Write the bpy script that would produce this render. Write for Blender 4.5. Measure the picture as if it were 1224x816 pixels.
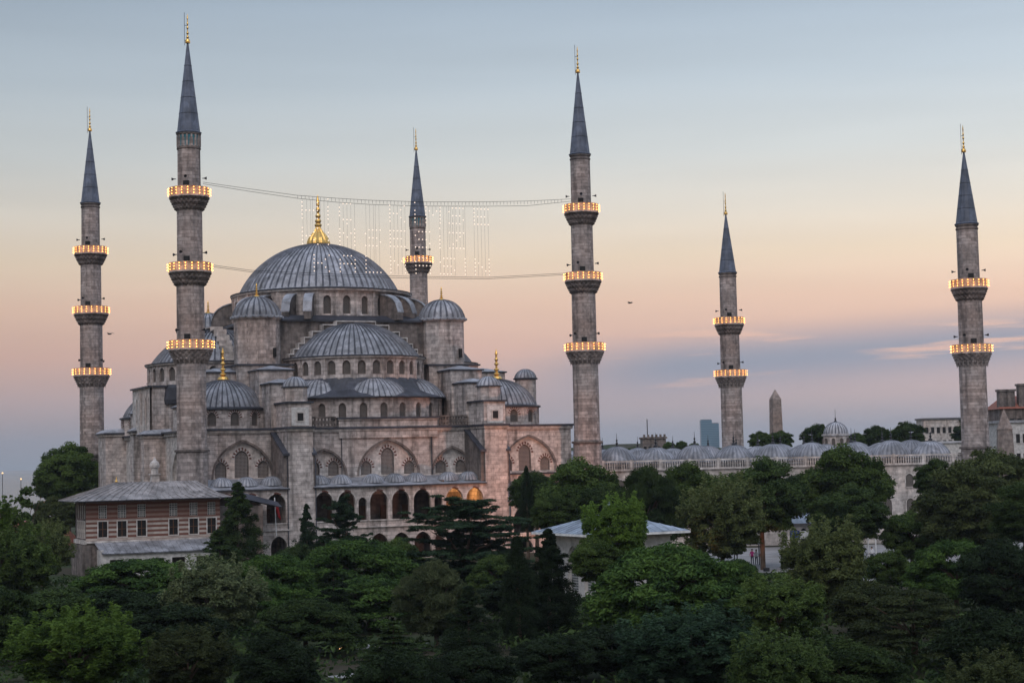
import bpy, math, random
import numpy as np
from mathutils import Vector, Matrix
from mathutils.geometry import tessellate_polygon
PI=math.pi; R=math.radians
for o in list(bpy.data.objects): bpy.data.objects.remove(o)
scn=bpy.context.scene; col=scn.collection
sin,cos=math.sin,math.cos
random.seed(7); HAZE=.00008
# ------------------------------------------------------------------ camera
CAM=Vector((-50.682,-207.928,12.228)); FPX=2099.0
YAW,PIT,ROL=R(24.08489),R(3.78618),R(-1.30908)
FWD=Vector((sin(YAW)*cos(PIT),cos(YAW)*cos(PIT),sin(PIT)))
_r=Vector((cos(YAW),-sin(YAW),0)); _u=_r.cross(FWD)
RT=_r*cos(ROL)+_u*sin(ROL); UP=-_r*sin(ROL)+_u*cos(ROL)
cd=bpy.data.cameras.new('camera'); cam=bpy.data.objects.new('camera',cd); col.objects.link(cam)
cd.sensor_width=36; cd.lens=FPX/1224*36; cd.clip_start=1; cd.clip_end=30000
cam.matrix_world=Matrix(((RT.x,UP.x,-FWD.x,CAM.x),(RT.y,UP.y,-FWD.y,CAM.y),(RT.z,UP.z,-FWD.z,CAM.z),(0,0,0,1)))
scn.camera=cam
def at(px,py,d):                                   # photo pixel at a depth in metres -> point in the place
    return CAM+(FWD+RT*((px-612)/FPX)+UP*((408-py)/FPX))*d
# ------------------------------------------------------------------ sky, sun, exposure
w=bpy.data.worlds.new("World"); scn.world=w; w.use_nodes=True
nt=w.node_tree; nt.nodes.clear()
def N(t,**k):
    n=nt.nodes.new(t)
    for a,b in k.items(): setattr(n,a,b)
    return n
def L(a,b): nt.links.new(a,b)
def M(op,a,b=None,c=None,clamp=False):
    n=N('ShaderNodeMath',operation=op,use_clamp=clamp)
    for i,v in enumerate((a,b,c)):
        if v is None: continue
        if isinstance(v,(int,float)): n.inputs[i].default_value=v
        else: L(v,n.inputs[i])
    return n.outputs[0]
tc=N('ShaderNodeTexCoord'); sp=N('ShaderNodeSeparateXYZ'); L(tc.outputs['Generated'],sp.inputs[0])
X,Y,Z=sp.outputs
ramp=N('ShaderNodeValToRGB'); cr=ramp.color_ramp
stops=[(0,(.310,.335,.385)),(.03,(.375,.350,.380)),(.074,(.54,.410,.405)),(.122,(.72,.470,.395)),(.175,(.81,.565,.44)),(.225,(.83,.675,.52)),
       (.275,(.76,.70,.615)),(.34,(.63,.66,.66)),(.42,(.51,.585,.65)),(.51,(.39,.475,.57)),(1,(.26,.32,.42))]
while len(cr.elements)<len(stops): cr.elements.new(.5)
for e,(p,c) in zip(cr.elements,stops): e.position=p; e.color=(*c,1)
L(M('MULTIPLY',M('MAXIMUM',Z,0.0),2.0),ramp.inputs[0])
# brighter towards the sunset (right), duller to the left
az=N('ShaderNodeMapRange'); az.inputs['From Min'].default_value=.1; az.inputs['From Max'].default_value=.68
az.inputs['To Min'].default_value=.80; az.inputs['To Max'].default_value=1.06; L(X,az.inputs['Value'])
# thin cloud streaks low on the right
mp=N('ShaderNodeMapping'); mp.inputs['Scale'].default_value=(5,5,70); L(tc.outputs['Generated'],mp.inputs[0])
no=N('ShaderNodeTexNoise'); no.inputs['Scale'].default_value=1.6; no.inputs['Detail'].default_value=5; L(mp.outputs[0],no.inputs['Vector'])
band=N('ShaderNodeMapRange',interpolation_type='SMOOTHSTEP'); band.inputs['From Min'].default_value=0; band.inputs['From Max'].default_value=.026
band.inputs['To Min'].default_value=1; band.inputs['To Max'].default_value=0; L(M('ABSOLUTE',M('SUBTRACT',Z,M('MULTIPLY_ADD',X,.055,.022))),band.inputs[0])
side=N('ShaderNodeMapRange',interpolation_type='SMOOTHSTEP'); side.inputs['From Min'].default_value=.38; side.inputs['From Max'].default_value=.50; L(X,side.inputs[0])
nm=N('ShaderNodeMapRange',interpolation_type='SMOOTHSTEP'); nm.inputs['From Min'].default_value=.33; nm.inputs['From Max'].default_value=.45; L(no.outputs[0],nm.inputs[0])
cf=M('MULTIPLY',M('MULTIPLY',band.outputs[0],side.outputs[0]),M('MULTIPLY',nm.outputs[0],1.0))
mx=N('ShaderNodeMix',data_type='RGBA'); L(cf,mx.inputs[0]); L(ramp.outputs[0],mx.inputs[6]); mx.inputs[7].default_value=(.29,.315,.40,1)
# faint overall streakiness in the pink band
no2=N('ShaderNodeTexNoise'); no2.inputs['Scale'].default_value=1.0; no2.inputs['Detail'].default_value=3; 
mp2=N('ShaderNodeMapping'); mp2.inputs['Scale'].default_value=(4,4,45); mp2.inputs['Location'].default_value=(3,1,7); L(tc.outputs['Generated'],mp2.inputs[0]); L(mp2.outputs[0],no2.inputs['Vector'])
fac=M('MULTIPLY',az.outputs[0],M('MULTIPLY_ADD',no2.outputs[0],.16,.92))
# overhead sky outside the picture is a little brighter
zb=N('ShaderNodeMapRange'); zb.inputs['From Min'].default_value=.3; zb.inputs['From Max'].default_value=.9; zb.inputs['To Min'].default_value=1; zb.inputs['To Max'].default_value=2.7; L(Z,zb.inputs[0])
vm=N('ShaderNodeVectorMath',operation='SCALE'); L(mx.outputs[2],vm.inputs[0]); L(M('MULTIPLY',fac,zb.outputs[0]),vm.inputs['Scale'])
bg=N('ShaderNodeBackground'); L(vm.outputs[0],bg.inputs[0]); bg.inputs[1].default_value=1.06
sky=N('ShaderNodeTexSky',sky_type='NISHITA',sun_disc=False); sky.sun_elevation=R(3); sky.sun_rotation=R(75); sky.altitude=30; sky.dust_density=2
bg2=N('ShaderNodeBackground'); L(sky.outputs[0],bg2.inputs[0]); bg2.inputs[1].default_value=.01
ad=N('ShaderNodeAddShader'); L(bg.outputs[0],ad.inputs[0]); L(bg2.outputs[0],ad.inputs[1])
out=N('ShaderNodeOutputWorld'); L(ad.outputs[0],out.inputs[0])
sd=bpy.data.lights.new('sun','SUN'); sd.energy=1.25; sd.angle=R(45); sd.color=(1,.90,.84)
so=bpy.data.objects.new('sun',sd); col.objects.link(so)
so.rotation_euler=Vector((-.45,-.75,.9)).to_track_quat('Z','Y').to_euler()
scn.view_settings.view_transform='Standard'; scn.view_settings.look='None'; scn.view_settings.exposure=0; scn.view_settings.gamma=1
scn.render.engine='CYCLES'
# ------------------------------------------------------------------ materials
MT={}
class MatB:
    def __init__(s,name,rough=.8,spec=.3):
        s.m=bpy.data.materials.new(name); s.m.use_nodes=True; s.nt=s.m.node_tree
        s.b=s.nt.nodes['Principled BSDF']; s.b.inputs['Roughness'].default_value=rough
        s.b.inputs['Specular IOR Level'].default_value=spec; MT[name]=s.m
        s.tc=s.n('ShaderNodeTexCoord'); s.P=s.tc.outputs['Object']
    def n(s,t,**k):
        n=s.nt.nodes.new(t)
        for a,b in k.items(): setattr(n,a,b)
        return n
    def l(s,a,b): s.nt.links.new(a,b)
    def mth(s,op,a,b=None,c=None,clamp=False):
        n=s.n('ShaderNodeMath',operation=op,use_clamp=clamp)
        for i,v in enumerate((a,b,c)):
            if v is None: continue
            if isinstance(v,(int,float)): n.inputs[i].default_value=v
            else: s.l(v,n.inputs[i])
        return n.outputs[0]
    def noise(s,scale,vec=None,detail=4,rough=.55,map=None):
        v=vec or s.P
        if map:
            mp=s.n('ShaderNodeMapping'); mp.inputs['Scale'].default_value=map; s.l(v,mp.inputs[0]); v=mp.outputs[0]
        n=s.n('ShaderNodeTexNoise'); n.inputs['Scale'].default_value=scale; n.inputs['Detail'].default_value=detail; n.inputs['Roughness'].default_value=rough
        s.l(v,n.inputs['Vector']); return n.outputs[0]
    def rng(s,v,a,b,c,d):
        n=s.n('ShaderNodeMapRange'); s.l(v,n.inputs[0])
        for i,x in enumerate((a,b,c,d)): n.inputs[i+1].default_value=x
        return n.outputs[0]
    def mix(s,f,a,b,mode='MIX'):
        n=s.n('ShaderNodeMix',data_type='RGBA',blend_type=mode)
        for i,v in ((0,f),(6,a),(7,b)):
            if isinstance(v,(int,float)): n.inputs[i].default_value=v
            elif isinstance(v,tuple): n.inputs[i].default_value=(*v,1)
            else: s.l(v,n.inputs[i])
        return n.outputs[2]
    def scale(s,c,f):
        n=s.n('ShaderNodeVectorMath',operation='SCALE'); s.l(c,n.inputs[0]); s.l(f,n.inputs['Scale']); return n.outputs[0]
    def col(s,c):
        if isinstance(c,tuple): s.b.inputs['Base Color'].default_value=(*c,1)
        else: s.l(c,s.b.inputs['Base Color'])
    def bump(s,h,st=.3,d=.1):
        n=s.n('ShaderNodeBump'); n.inputs['Strength'].default_value=st; n.inputs['Distance'].default_value=d; s.l(h,n.inputs['Height']); s.l(n.outputs[0],s.b.inputs['Normal'])
def stone(name,a,b,bw=1.1,bh=.5,stain=.5,mort=.75,st_sc=.25,warm=None,thr=.5):
    m=MatB(name,.9,.2)
    sx=m.n('ShaderNodeSeparateXYZ'); m.l(m.P,sx.inputs[0])
    cx=m.n('ShaderNodeCombineXYZ'); m.l(m.mth('ADD',sx.outputs[0],sx.outputs[1]),cx.inputs[0]); m.l(sx.outputs[2],cx.inputs[1])
    br=m.n('ShaderNodeTexBrick'); m.l(cx.outputs[0],br.inputs['Vector'])
    br.inputs['Scale'].default_value=1; br.inputs['Brick Width'].default_value=bw; br.inputs['Row Height'].default_value=bh; br.inputs['Mortar Size'].default_value=.03
    br.inputs['Color1'].default_value=(*a,1); br.inputs['Color2'].default_value=(*b,1); br.inputs['Mortar'].default_value=tuple(x*mort for x in a)+(1,)
    br.inputs['Bias'].default_value=-.1
    n1=m.noise(st_sc,detail=6,rough=.65); c=m.mix(m.rng(n1,.42,.68,0,.65),br.outputs[0],tuple(x*.62 for x in a))
    n3=m.noise(1.0,map=(.9,.9,.12),detail=5); c=m.mix(m.rng(n3,thr,thr+.2,0,stain),c,(.055,.05,.048))
    n2=m.noise(1.6,detail=5); c=m.scale(c,m.rng(n2,.3,.7,.62,1.35))
    n4=m.noise(.12,detail=3); c=m.mix(m.rng(n4,.45,.65,0,.55),c,m.scale(m.mix(1.0,c,warm or (1.15,.92,.8),'MULTIPLY'),m.rng(n4,0,1,1,1)))
    m.col(c); m.bump(n2,.35,.08); return m.m
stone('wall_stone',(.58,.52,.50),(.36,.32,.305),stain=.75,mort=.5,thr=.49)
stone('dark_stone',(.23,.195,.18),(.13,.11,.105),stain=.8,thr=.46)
stone('pale_stone',(.60,.56,.54),(.48,.44,.42),stain=.5)
stone('minaret_stone',(.43,.375,.36),(.235,.20,.19),bw=.85,bh=.42,stain=.7,st_sc=.5,mort=.5)
stone('parapet_glow_tint',(.66,.50,.38),(.58,.43,.32),stain=.2)  # balcony parapets: pale stone with the bulbs' orange glow mixed into its colour
stone('obelisk_stone',(.30,.25,.23),(.25,.20,.18),bw=3,bh=2,stain=.4)
def lead(name,c,streak=.5,rough=.55):
    m=MatB(name,rough,.5); n=m.noise(.7,detail=6); n2=m.noise(3,map=(1,1,.25),detail=4)
    k=m.mix(m.rng(n,.35,.65,0,.9),c,tuple(x*1.9 for x in c)); k=m.mix(m.rng(n2,.45,.72,0,streak),k,tuple(x*.35 for x in c)); vo=m.n('ShaderNodeTexVoronoi'); vo.inputs['Scale'].default_value=.9; m.l(m.P,vo.inputs['Vector']); sv=m.n('ShaderNodeSeparateColor'); m.l(vo.outputs['Color'],sv.inputs[0]); k=m.scale(k,m.rng(sv.outputs[0],0,1,.78,1.25)); oi=m.n('ShaderNodeObjectInfo'); k=m.scale(k,m.rng(oi.outputs['Random'],0,1,.85,1.18))
    m.col(k); m.bump(n2,.3,.05); return m.m
lead('lead',(.185,.188,.208)); lead('dark_lead',(.026,.027,.036)); lead('pale_lead',(.26,.26,.28),.3); lead('blue_lead',(.07,.082,.115))
lead('kiosk_lead',(.16,.19,.235),.3); lead('seam_lead',(.085,.088,.105)); lead('seam_soft',(.115,.12,.14));  lead('roof_lead',(.15,.138,.138),.6); lead('mid_lead',(.165,.168,.19),.4)
def plain(name,c,rough=.7,spec=.3,metal=0,var=.25,sc=2.,emit=None,es=0):
    m=MatB(name,rough,spec); m.b.inputs['Metallic'].default_value=metal
    base=m.mix(0.0,c,c); m.col(m.scale(base,m.rng(m.noise(sc),.3,.7,1-var,1+var)))
    if emit: m.b.inputs['Emission Color'].default_value=(*emit,1); m.b.inputs['Emission Strength'].default_value=es
    return m.m
plain('gold',(.75,.46,.14),.32,.5,.9,.3,6); plain('dark_opening',(.012,.011,.011),.6)
plain('red_stone',(.13,.055,.045)); plain('white_stone',(.46,.42,.40)); plain('teal_tile',(.03,.16,.20),.3)
plain('dark_metal',(.03,.03,.035),.5); plain('iron_grey',(.12,.12,.13),.5); plain('wood',(.12,.055,.03)); plain('white_paint',(.7,.7,.7)); plain('plaster_white',(.50,.48,.47),var=.3)
plain('red_cloth',(.30,.015,.02)); plain('blue_sign',(.03,.06,.35)); plain('roof_tile',(.25,.09,.06)); plain('skin',(.45,.28,.2)); plain('hair',(.03,.02,.015))
for k,c in dict(shirt_magenta=(.55,.04,.22),shirt_white=(.75,.75,.78),shirt_red=(.55,.04,.04),shirt_blue=(.1,.2,.45),shirt_dark=(.05,.05,.06),trousers=(.04,.045,.07)).items(): plain(k,c)
plain('bark',(.10,.07,.05),.95,var=.5,sc=4); plain('paving',(.26,.25,.25),.9,var=.2,sc=.4); plain('bird_grey',(.05,.05,.055)); plain('pale_glass',(.2,.24,.27),.2)
plain('bulb',(.9,.6,.3),emit=(1,.36,.06),es=16); plain('mahya_bulb',(.9,.7,.5),emit=(1,.80,.68),es=1.0); MT['mahya_bulb'].cycles.emission_sampling='NONE'
plain('lamp_glow',(.9,.6,.3),emit=(1,.55,.2),es=25); plain('far_lamp',(.9,.6,.3),emit=(1,.6,.25),es=1.6); MT['far_lamp'].cycles.emission_sampling='NONE'
# pierced stone window lattice
def lattice(name,pitch,hole,stonec,dark=(.02,.018,.018)):
    m=MatB(name,.8,.3); sx=m.n('ShaderNodeSeparateXYZ'); m.l(m.P,sx.inputs[0]); k=2*PI/pitch
    a=m.mth('SINE',m.mth('MULTIPLY',sx.outputs[0],k)); b=m.mth('SINE',m.mth('MULTIPLY',sx.outputs[2],k))
    v=m.mth('MULTIPLY',a,b); f=m.rng(m.mth('ABSOLUTE',v),hole,hole+.15,0,1); m.col(m.mix(f,stonec,dark)); m.bump(f,.6,-.05); return m.m
lattice('lattice',.34,.42,(.27,.235,.22)); lattice('lattice_dark',.30,.30,(.20,.175,.16)); lattice('grid_window',.45,.25,(.40,.40,.40),(.04,.05,.05))
# striped brick of the pavilion
m=MatB('striped_brick',.9,.2); sx=m.n('ShaderNodeSeparateXYZ'); m.l(m.P,sx.inputs[0]); z=sx.outputs[2]
f=m.mth('GREATER_THAN',m.mth('FRACT',m.mth('DIVIDE',m.mth('SUBTRACT',z,4.25),.52)),.5)
red=m.mix(m.rng(m.noise(3,map=(1,1,6)),.35,.65,0,1),(.20,.085,.066),(.13,.066,.052)); wh=m.mix(m.rng(m.noise(1.2),.4,.6,0,1),(.47,.41,.37),(.36,.30,.27))
hi=m.rng(z,6.1,6.5,0,1); wh2=m.mix(m.mth('MULTIPLY',hi,.75),wh,(.20,.10,.075)); m.col(m.mix(f,red,wh2))
# grass and earth
m=MatB('grass',1,.1); m.col(m.mix(m.rng(m.noise(.08,detail=8),.4,.6,0,1),(.030,.045,.018),(.05,.042,.03)))
m=MatB('sea_water',.25,.5); m.col((.03,.06,.085)); m.bump(m.noise(.15,map=(1,1,1)),.25,.5)
m=MatB('glass_tower',.25,.5); sx=m.n('ShaderNodeSeparateXYZ'); m.l(m.P,sx.inputs[0])
f=m.mth('GREATER_THAN',m.mth('FRACT',m.mth('DIVIDE',sx.outputs[2],4)),.75); m.col(m.mix(f,(.05,.13,.19),(.12,.2,.26)))
def leafmat(name,c1,c2,tr=.25):
    m=MatB(name,.75,.08); a=m.n('ShaderNodeAttribute',attribute_name='tint'); oi=m.n('ShaderNodeObjectInfo')
    c=m.mix(a.outputs['Fac'],c1,c2); c=m.scale(c,m.rng(oi.outputs['Random'],0,1,.8,1.2)); m.col(c)
    t=m.n('ShaderNodeBsdfTranslucent'); m.l(c,t.inputs[0]); ms=m.n('ShaderNodeMixShader'); ms.inputs[0].default_value=tr
    o=m.nt.nodes['Material Output']; m.l(m.b.outputs[0],ms.inputs[1]); m.l(t.outputs[0],ms.inputs[2]); m.l(ms.outputs[0],o.inputs[0]); return m.m
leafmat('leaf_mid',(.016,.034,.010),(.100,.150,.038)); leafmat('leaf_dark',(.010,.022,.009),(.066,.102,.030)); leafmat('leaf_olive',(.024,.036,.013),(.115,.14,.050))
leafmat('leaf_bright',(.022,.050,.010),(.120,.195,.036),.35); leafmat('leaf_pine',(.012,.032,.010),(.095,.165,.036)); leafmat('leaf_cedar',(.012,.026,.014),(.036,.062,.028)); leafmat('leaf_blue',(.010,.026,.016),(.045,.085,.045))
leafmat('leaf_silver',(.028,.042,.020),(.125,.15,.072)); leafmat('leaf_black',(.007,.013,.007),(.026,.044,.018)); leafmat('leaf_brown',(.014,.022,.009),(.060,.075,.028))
# ------------------------------------------------------------------ mesh builder
class MB:
    def __init__(s): s.v=[]; s.f=[]; s.m=[]; s.slots=[]; s.cur=0; s.T=None
    def mat(s,name):
        if name not in s.slots: s.slots.append(name)
        s.cur=s.slots.index(name); return s
    def add(s,vs,fs):
        b=len(s.v)
        if s.T is not None: vs=[tuple(s.T@Vector(v)) for v in vs]
        s.v+=[tuple(v) for v in vs]; s.f+=[tuple(b+i for i in f) for f in fs]; s.m+=[s.cur]*len(fs); return s
    def box(s,x0,x1,y0,y1,z0,z1):
        return s.add([(x0,y0,z0),(x1,y0,z0),(x1,y1,z0),(x0,y1,z0),(x0,y0,z1),(x1,y0,z1),(x1,y1,z1),(x0,y1,z1)],
            [(3,2,1,0),(4,5,6,7),(0,1,5,4),(1,2,6,5),(2,3,7,6),(3,0,4,7)])
    def hexa(s,bot,top):   # two quads
        return s.add(list(bot)+list(top),[(3,2,1,0),(4,5,6,7),(0,1,5,4),(1,2,6,5),(2,3,7,6),(3,0,4,7)])
    def lathe(s,prof,n=24,c=(0,0),ph=0,a0=0,a1=2*PI,ribs=0,rib=.0,ell=None):
        full=abs(a1-a0-2*PI)<1e-6; k=n if full else n+1; vs=[]; fs=[]
        for (r,z) in prof:
            for i in range(k):
                a=a0+(a1-a0)*i/n+ph; rr=r
                if ribs and i%ribs==0: rr=r+rib*min(1,r/1.0)
                vs.append((c[0]+rr*cos(a),c[1]+rr*sin(a),z+(rib*.6 if ribs and i%ribs==0 and r>.3 else 0)))
        for j in range(len(prof)-1):
            for i in range(n):
                i2=(i+1)%k; fs.append((j*k+i,j*k+i2,(j+1)*k+i2,(j+1)*k+i))
        return s.add(vs,fs)
    def dome(s,r,z0,h,c=(0,0),ribs=32,sub=4,rings=10,rib=.07,base=True,ph=0,seam='seam_lead'):
        RR=(r*r+h*h)/(2*h); am=math.asin(min(1,r/RR)) if h<=r else PI-math.asin(r/RR)
        pr=[]
        if base: pr+=[(r+.25,z0-.28),(r+.25,z0-.1),(r+.05,z0)]
        for i in range(rings+1):
            a=am*(1-i/rings); pr.append((max(RR*sin(a),.02),z0+RR*cos(a)-RR*cos(am)))
        sub+=2; m0=s.cur; n0=len(s.f); s.lathe(pr,ribs*sub,c,ph,ribs=sub,rib=rib); s.mat(seam); nn=ribs*sub
        k0=3*nn if base else 0
        for q in range(n0+k0,len(s.f)):
            i=(q-n0)%nn
            if i%sub in (0,sub-1): s.m[q]=s.cur
        s.cur=m0; return s
    def cyl(s,r,z0,z1,n=8,c=(0,0),r1=None):
        r1=r if r1 is None else r1
        s.lathe([(.001,z0),(r,z0),(r1,z1),(.001,z1)],n,c); return s
    def tube(s,p,q,r,n=5,r1=None):
        p=Vector(p);q=Vector(q);d=(q-p).normalized(); a=d.orthogonal().normalized(); b=d.cross(a); r1=r if r1 is None else r1
        vs=[p+(a*cos(2*PI*i/n)+b*sin(2*PI*i/n))*r for i in range(n)]+[q+(a*cos(2*PI*i/n)+b*sin(2*PI*i/n))*r1 for i in range(n)]
        return s.add(vs,[(i,(i+1)%n,n+(i+1)%n,n+i) for i in range(n)]+[tuple(range(n))[::-1],tuple(range(n,2*n))])
    def panel(s,outer,holes,F,depth,back=False):
        """outer, holes: (u,z) loops; F(u,z,d) -> xyz with d going inwards"""
        loops=[[Vector((u,z,0)) for u,z in outer]]+[[Vector((u,z,0)) for u,z in h] for h in holes]
        tr=tessellate_polygon(loops); P=[p for l in loops for p in l]
        s.add([F(p.x,p.y,0) for p in P],[tuple(t) for t in tr])
        if back: s.add([F(p.x,p.y,depth) for p in P],[tuple(t) for t in tr])
        for h in holes:
            n=len(h); s.add([F(u,z,0) for u,z in h]+[F(u,z,depth) for u,z in h],[(i,(i+1)%n,n+(i+1)%n,n+i) for i in range(n)])
        return s
    def obj(s,name,parent=None,loc=(0,0,0),rz=0,smooth=False,off=None):
        me=bpy.data.meshes.new(name); vs=s.v
        if off is not None: vs=[(v[0]-off[0],v[1]-off[1],v[2]-off[2]) for v in vs]
        me.from_pydata(vs,[],s.f); me.polygons.foreach_set('material_index',s.m)
        for k in s.slots: me.materials.append(MT[k])
        if smooth: me.polygons.foreach_set('use_smooth',[True]*len(s.f))
        me.update(); o=bpy.data.objects.new(name,me); col.objects.link(o); o.parent=parent; o.location=loc; o.rotation_euler=(0,0,rz); return o
def thing(name,label,cat,loc=(0,0,0),rz=0,group=None):
    o=bpy.data.objects.new(name,None); col.objects.link(o); o.location=loc; o.rotation_euler=(0,0,rz); o['label']=label; o['category']=cat
    if group: o['group']=group
    return o
def tag(o,label=None,cat=None,group=None,kind=None):
    for k,v in (('label',label),('category',cat),('group',group),('kind',kind)):
        if v: o[k]=v
    return o
def copy_tree(o,parent=None):
    c=o.copy(); col.objects.link(c); c.parent=parent
    for ch in o.children: copy_tree(ch,c)
    return c
def arch(uc,z0,w,zt,n=7,o=.12):
    """pointed arch outline, counter-clockwise, bottom left first"""
    h=w/2; off=o*w; RR=h+off; rise=math.sqrt(RR*RR-off*off); zs=max(zt-rise,z0+.05); k=(zt-zs)/rise
    p=[(uc-h,z0),(uc+h,z0)]; am=math.acos(off/RR)
    for i in range(n+1): a=am*i/n; p.append((uc-off+RR*cos(a),zs+RR*sin(a)*k))
    for i in range(n-1,-1,-1): a=am*i/n; p.append((uc+off-RR*cos(a),zs+RR*sin(a)*k))
    return p
_win={}
def window_obj(w,h,mat,parent,loc,rz,vous=False,name='window',rim=.09,rimmat='dark_stone'):
    """window pane in its arch with a rim and, where the building has them, red and white wedge stones; local x across, z up"""
    key=(w,h,mat,vous,name,rim,rimmat)
    if key not in _win:
        b=MB().mat(mat); ol=arch(0,0,w+.02,h+.01); b.add([(u,0,z) for u,z in ol],[tuple(range(len(ol)))])
        b.mat(rimmat); inn=arch(0,rim,w-2*rim,h-rim); n=len(ol)
        b.add([(u,-.10,z) for u,z in ol]+[(u,-.10,z) for u,z in inn],[(i,(i+1)%n,n+(i+1)%n,n+i) for i in range(n)])
        b.add([(u,-.10,z) for u,z in inn]+[(u,0,z) for u,z in inn],[(i,(i+1)%n,n+(i+1)%n,n+i) for i in range(n)])
        if vous:
            a0=arch(0,0,w+.1,h+.05,9); a1=arch(0,0,w+.7,h+.40,9); k=0
            for i in range(2,len(a0)-1):
                b.mat('red_stone' if (i%2==0) else 'white_stone')
                y0=-vous-(.035 if i%2==0 else .02)
                q=[a0[i],a0[i+1],a1[i+1],a1[i]]
                b.hexa([(u,y0,z) for u,z in q],[(u,-vous+.05,z) for u,z in q])
        o=b.obj(name); me=o.data; bpy.data.objects.remove(o); _win[key]=me
    o=bpy.data.objects.new(name,_win[key]); col.objects.link(o); o.parent=parent; o.location=loc; o.rotation_euler=(0,0,rz); return o
def finial(parent,loc,h,r,mat='gold',bulb=False,name='finial'):
    b=MB().mat(mat)
    if bulb:
        pr=[(r,0),(r*1.03,h*.03),(r*.98,h*.08),(r*.86,h*.14),(r*.66,h*.20),(r*.44,h*.26),(r*.27,h*.32),(r*.17,h*.40)]
        b.lathe(pr,48,ribs=3,rib=.09); z0=.36
    else: b.lathe([(r,0),(r*1.05,h*.05),(r*.8,h*.12),(r*.3,h*.16),(r*.22,h*.4)],12); z0=.16
    rr=r*(.36 if bulb else .62); s0=r*(.12 if bulb else .2)
    zs=[z0+.04,z0+.12,z0+.22,z0+.34,z0+.44] if bulb else [.20,.34,.52,.66]
    for i,t in enumerate(zs):
        q=rr*(1-.13*i)*1.0; hh=h*.035
        b.lathe([(s0,h*t-hh*1.6),(q*.75,h*t-hh*.8),(q,h*t),(q*.75,h*t+hh*.8),(s0,h*t+hh*1.6)],12)
    b.lathe([(s0,h*z0*.9),(s0,h*.8),(s0*1.5,h*.84),(.015,h)],8)
    return b.obj(name,parent,loc,smooth=False)
# ------------------------------------------------------------------ ground, sea, hill
def gh(x,y):
    s=(x-20)*-.906+(y-180)*.42; t=min(1,max(0,s/90)); return -11*t*t*(3-2*t)
gv=[];gf=[]; xs=sorted(set([-9000,-5000,-2500,-1200]+list(range(-700,1000,35))+[1200,2000,3500,6000,9000])); ys=sorted(set([-3000,-1500,-700]+list(range(-400,900,35))+[1200,2000,3500,6000,9500]))
for y in ys:
    for x in xs: gv.append((x,y,gh(x,y)))
nx=len(xs); gf=[(j*nx+i,j*nx+i+1,(j+1)*nx+i+1,(j+1)*nx+i) for j in range(len(ys)-1) for i in range(nx-1)]
b=MB().mat('grass').add(gv,gf); tag(b.obj('ground'),kind='structure')
b=MB().mat('sea_water').add([(-20000,60,-8),(9000,60,-8),(9000,26000,-8),(-20000,26000,-8)],[(0,1,2,3)]); tag(b.obj('sea'),kind='structure')
b=MB().mat('paving').add([(30,-46,.01),(98,-82,.01),(118,-30,.01),(50,-6,.01)],[(0,1,2,3)]); tag(b.obj('plaza_paving'),kind='structure')
b=MB().mat('paving')
for (x0,y0,x1,y1,ww) in ((-19,-98,-8,-96,2.4),(-19,-112,-10,-109,2.6),(44,-66,54,-72,4),(12,-30,40,-44,4)):
    d=Vector((x1-x0,y1-y0)).normalized(); n=Vector((-d.y,d.x))*ww/2
    b.add([(x0-n.x,y0-n.y,.006),(x1-n.x,y1-n.y,.006),(x1+n.x,y1+n.y,.006),(x0+n.x,y0+n.y,.006)],[(0,1,2,3)])
tag(b.obj('path'),kind='structure')
hb_=MB().mat('grass').box(-9990,9990,-3300,9990,-12.5,170); hz_=hb_.obj('haze'); tag(hz_,kind='stuff'); hm=bpy.data.materials.new('haze'); hm.use_nodes=True; hm.node_tree.nodes.clear()
pvn=hm.node_tree.nodes.new('ShaderNodeVolumePrincipled'); pvn.inputs['Color'].default_value=(.80,.88,1,1); pvn.inputs['Density'].default_value=HAZE; pvn.inputs['Anisotropy'].default_value=.2
hon=hm.node_tree.nodes.new('ShaderNodeOutputMaterial'); hm.node_tree.links.new(pvn.outputs[0],hon.inputs['Volume']); hz_.data.materials.clear(); hz_.data.materials.append(hm)
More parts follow.
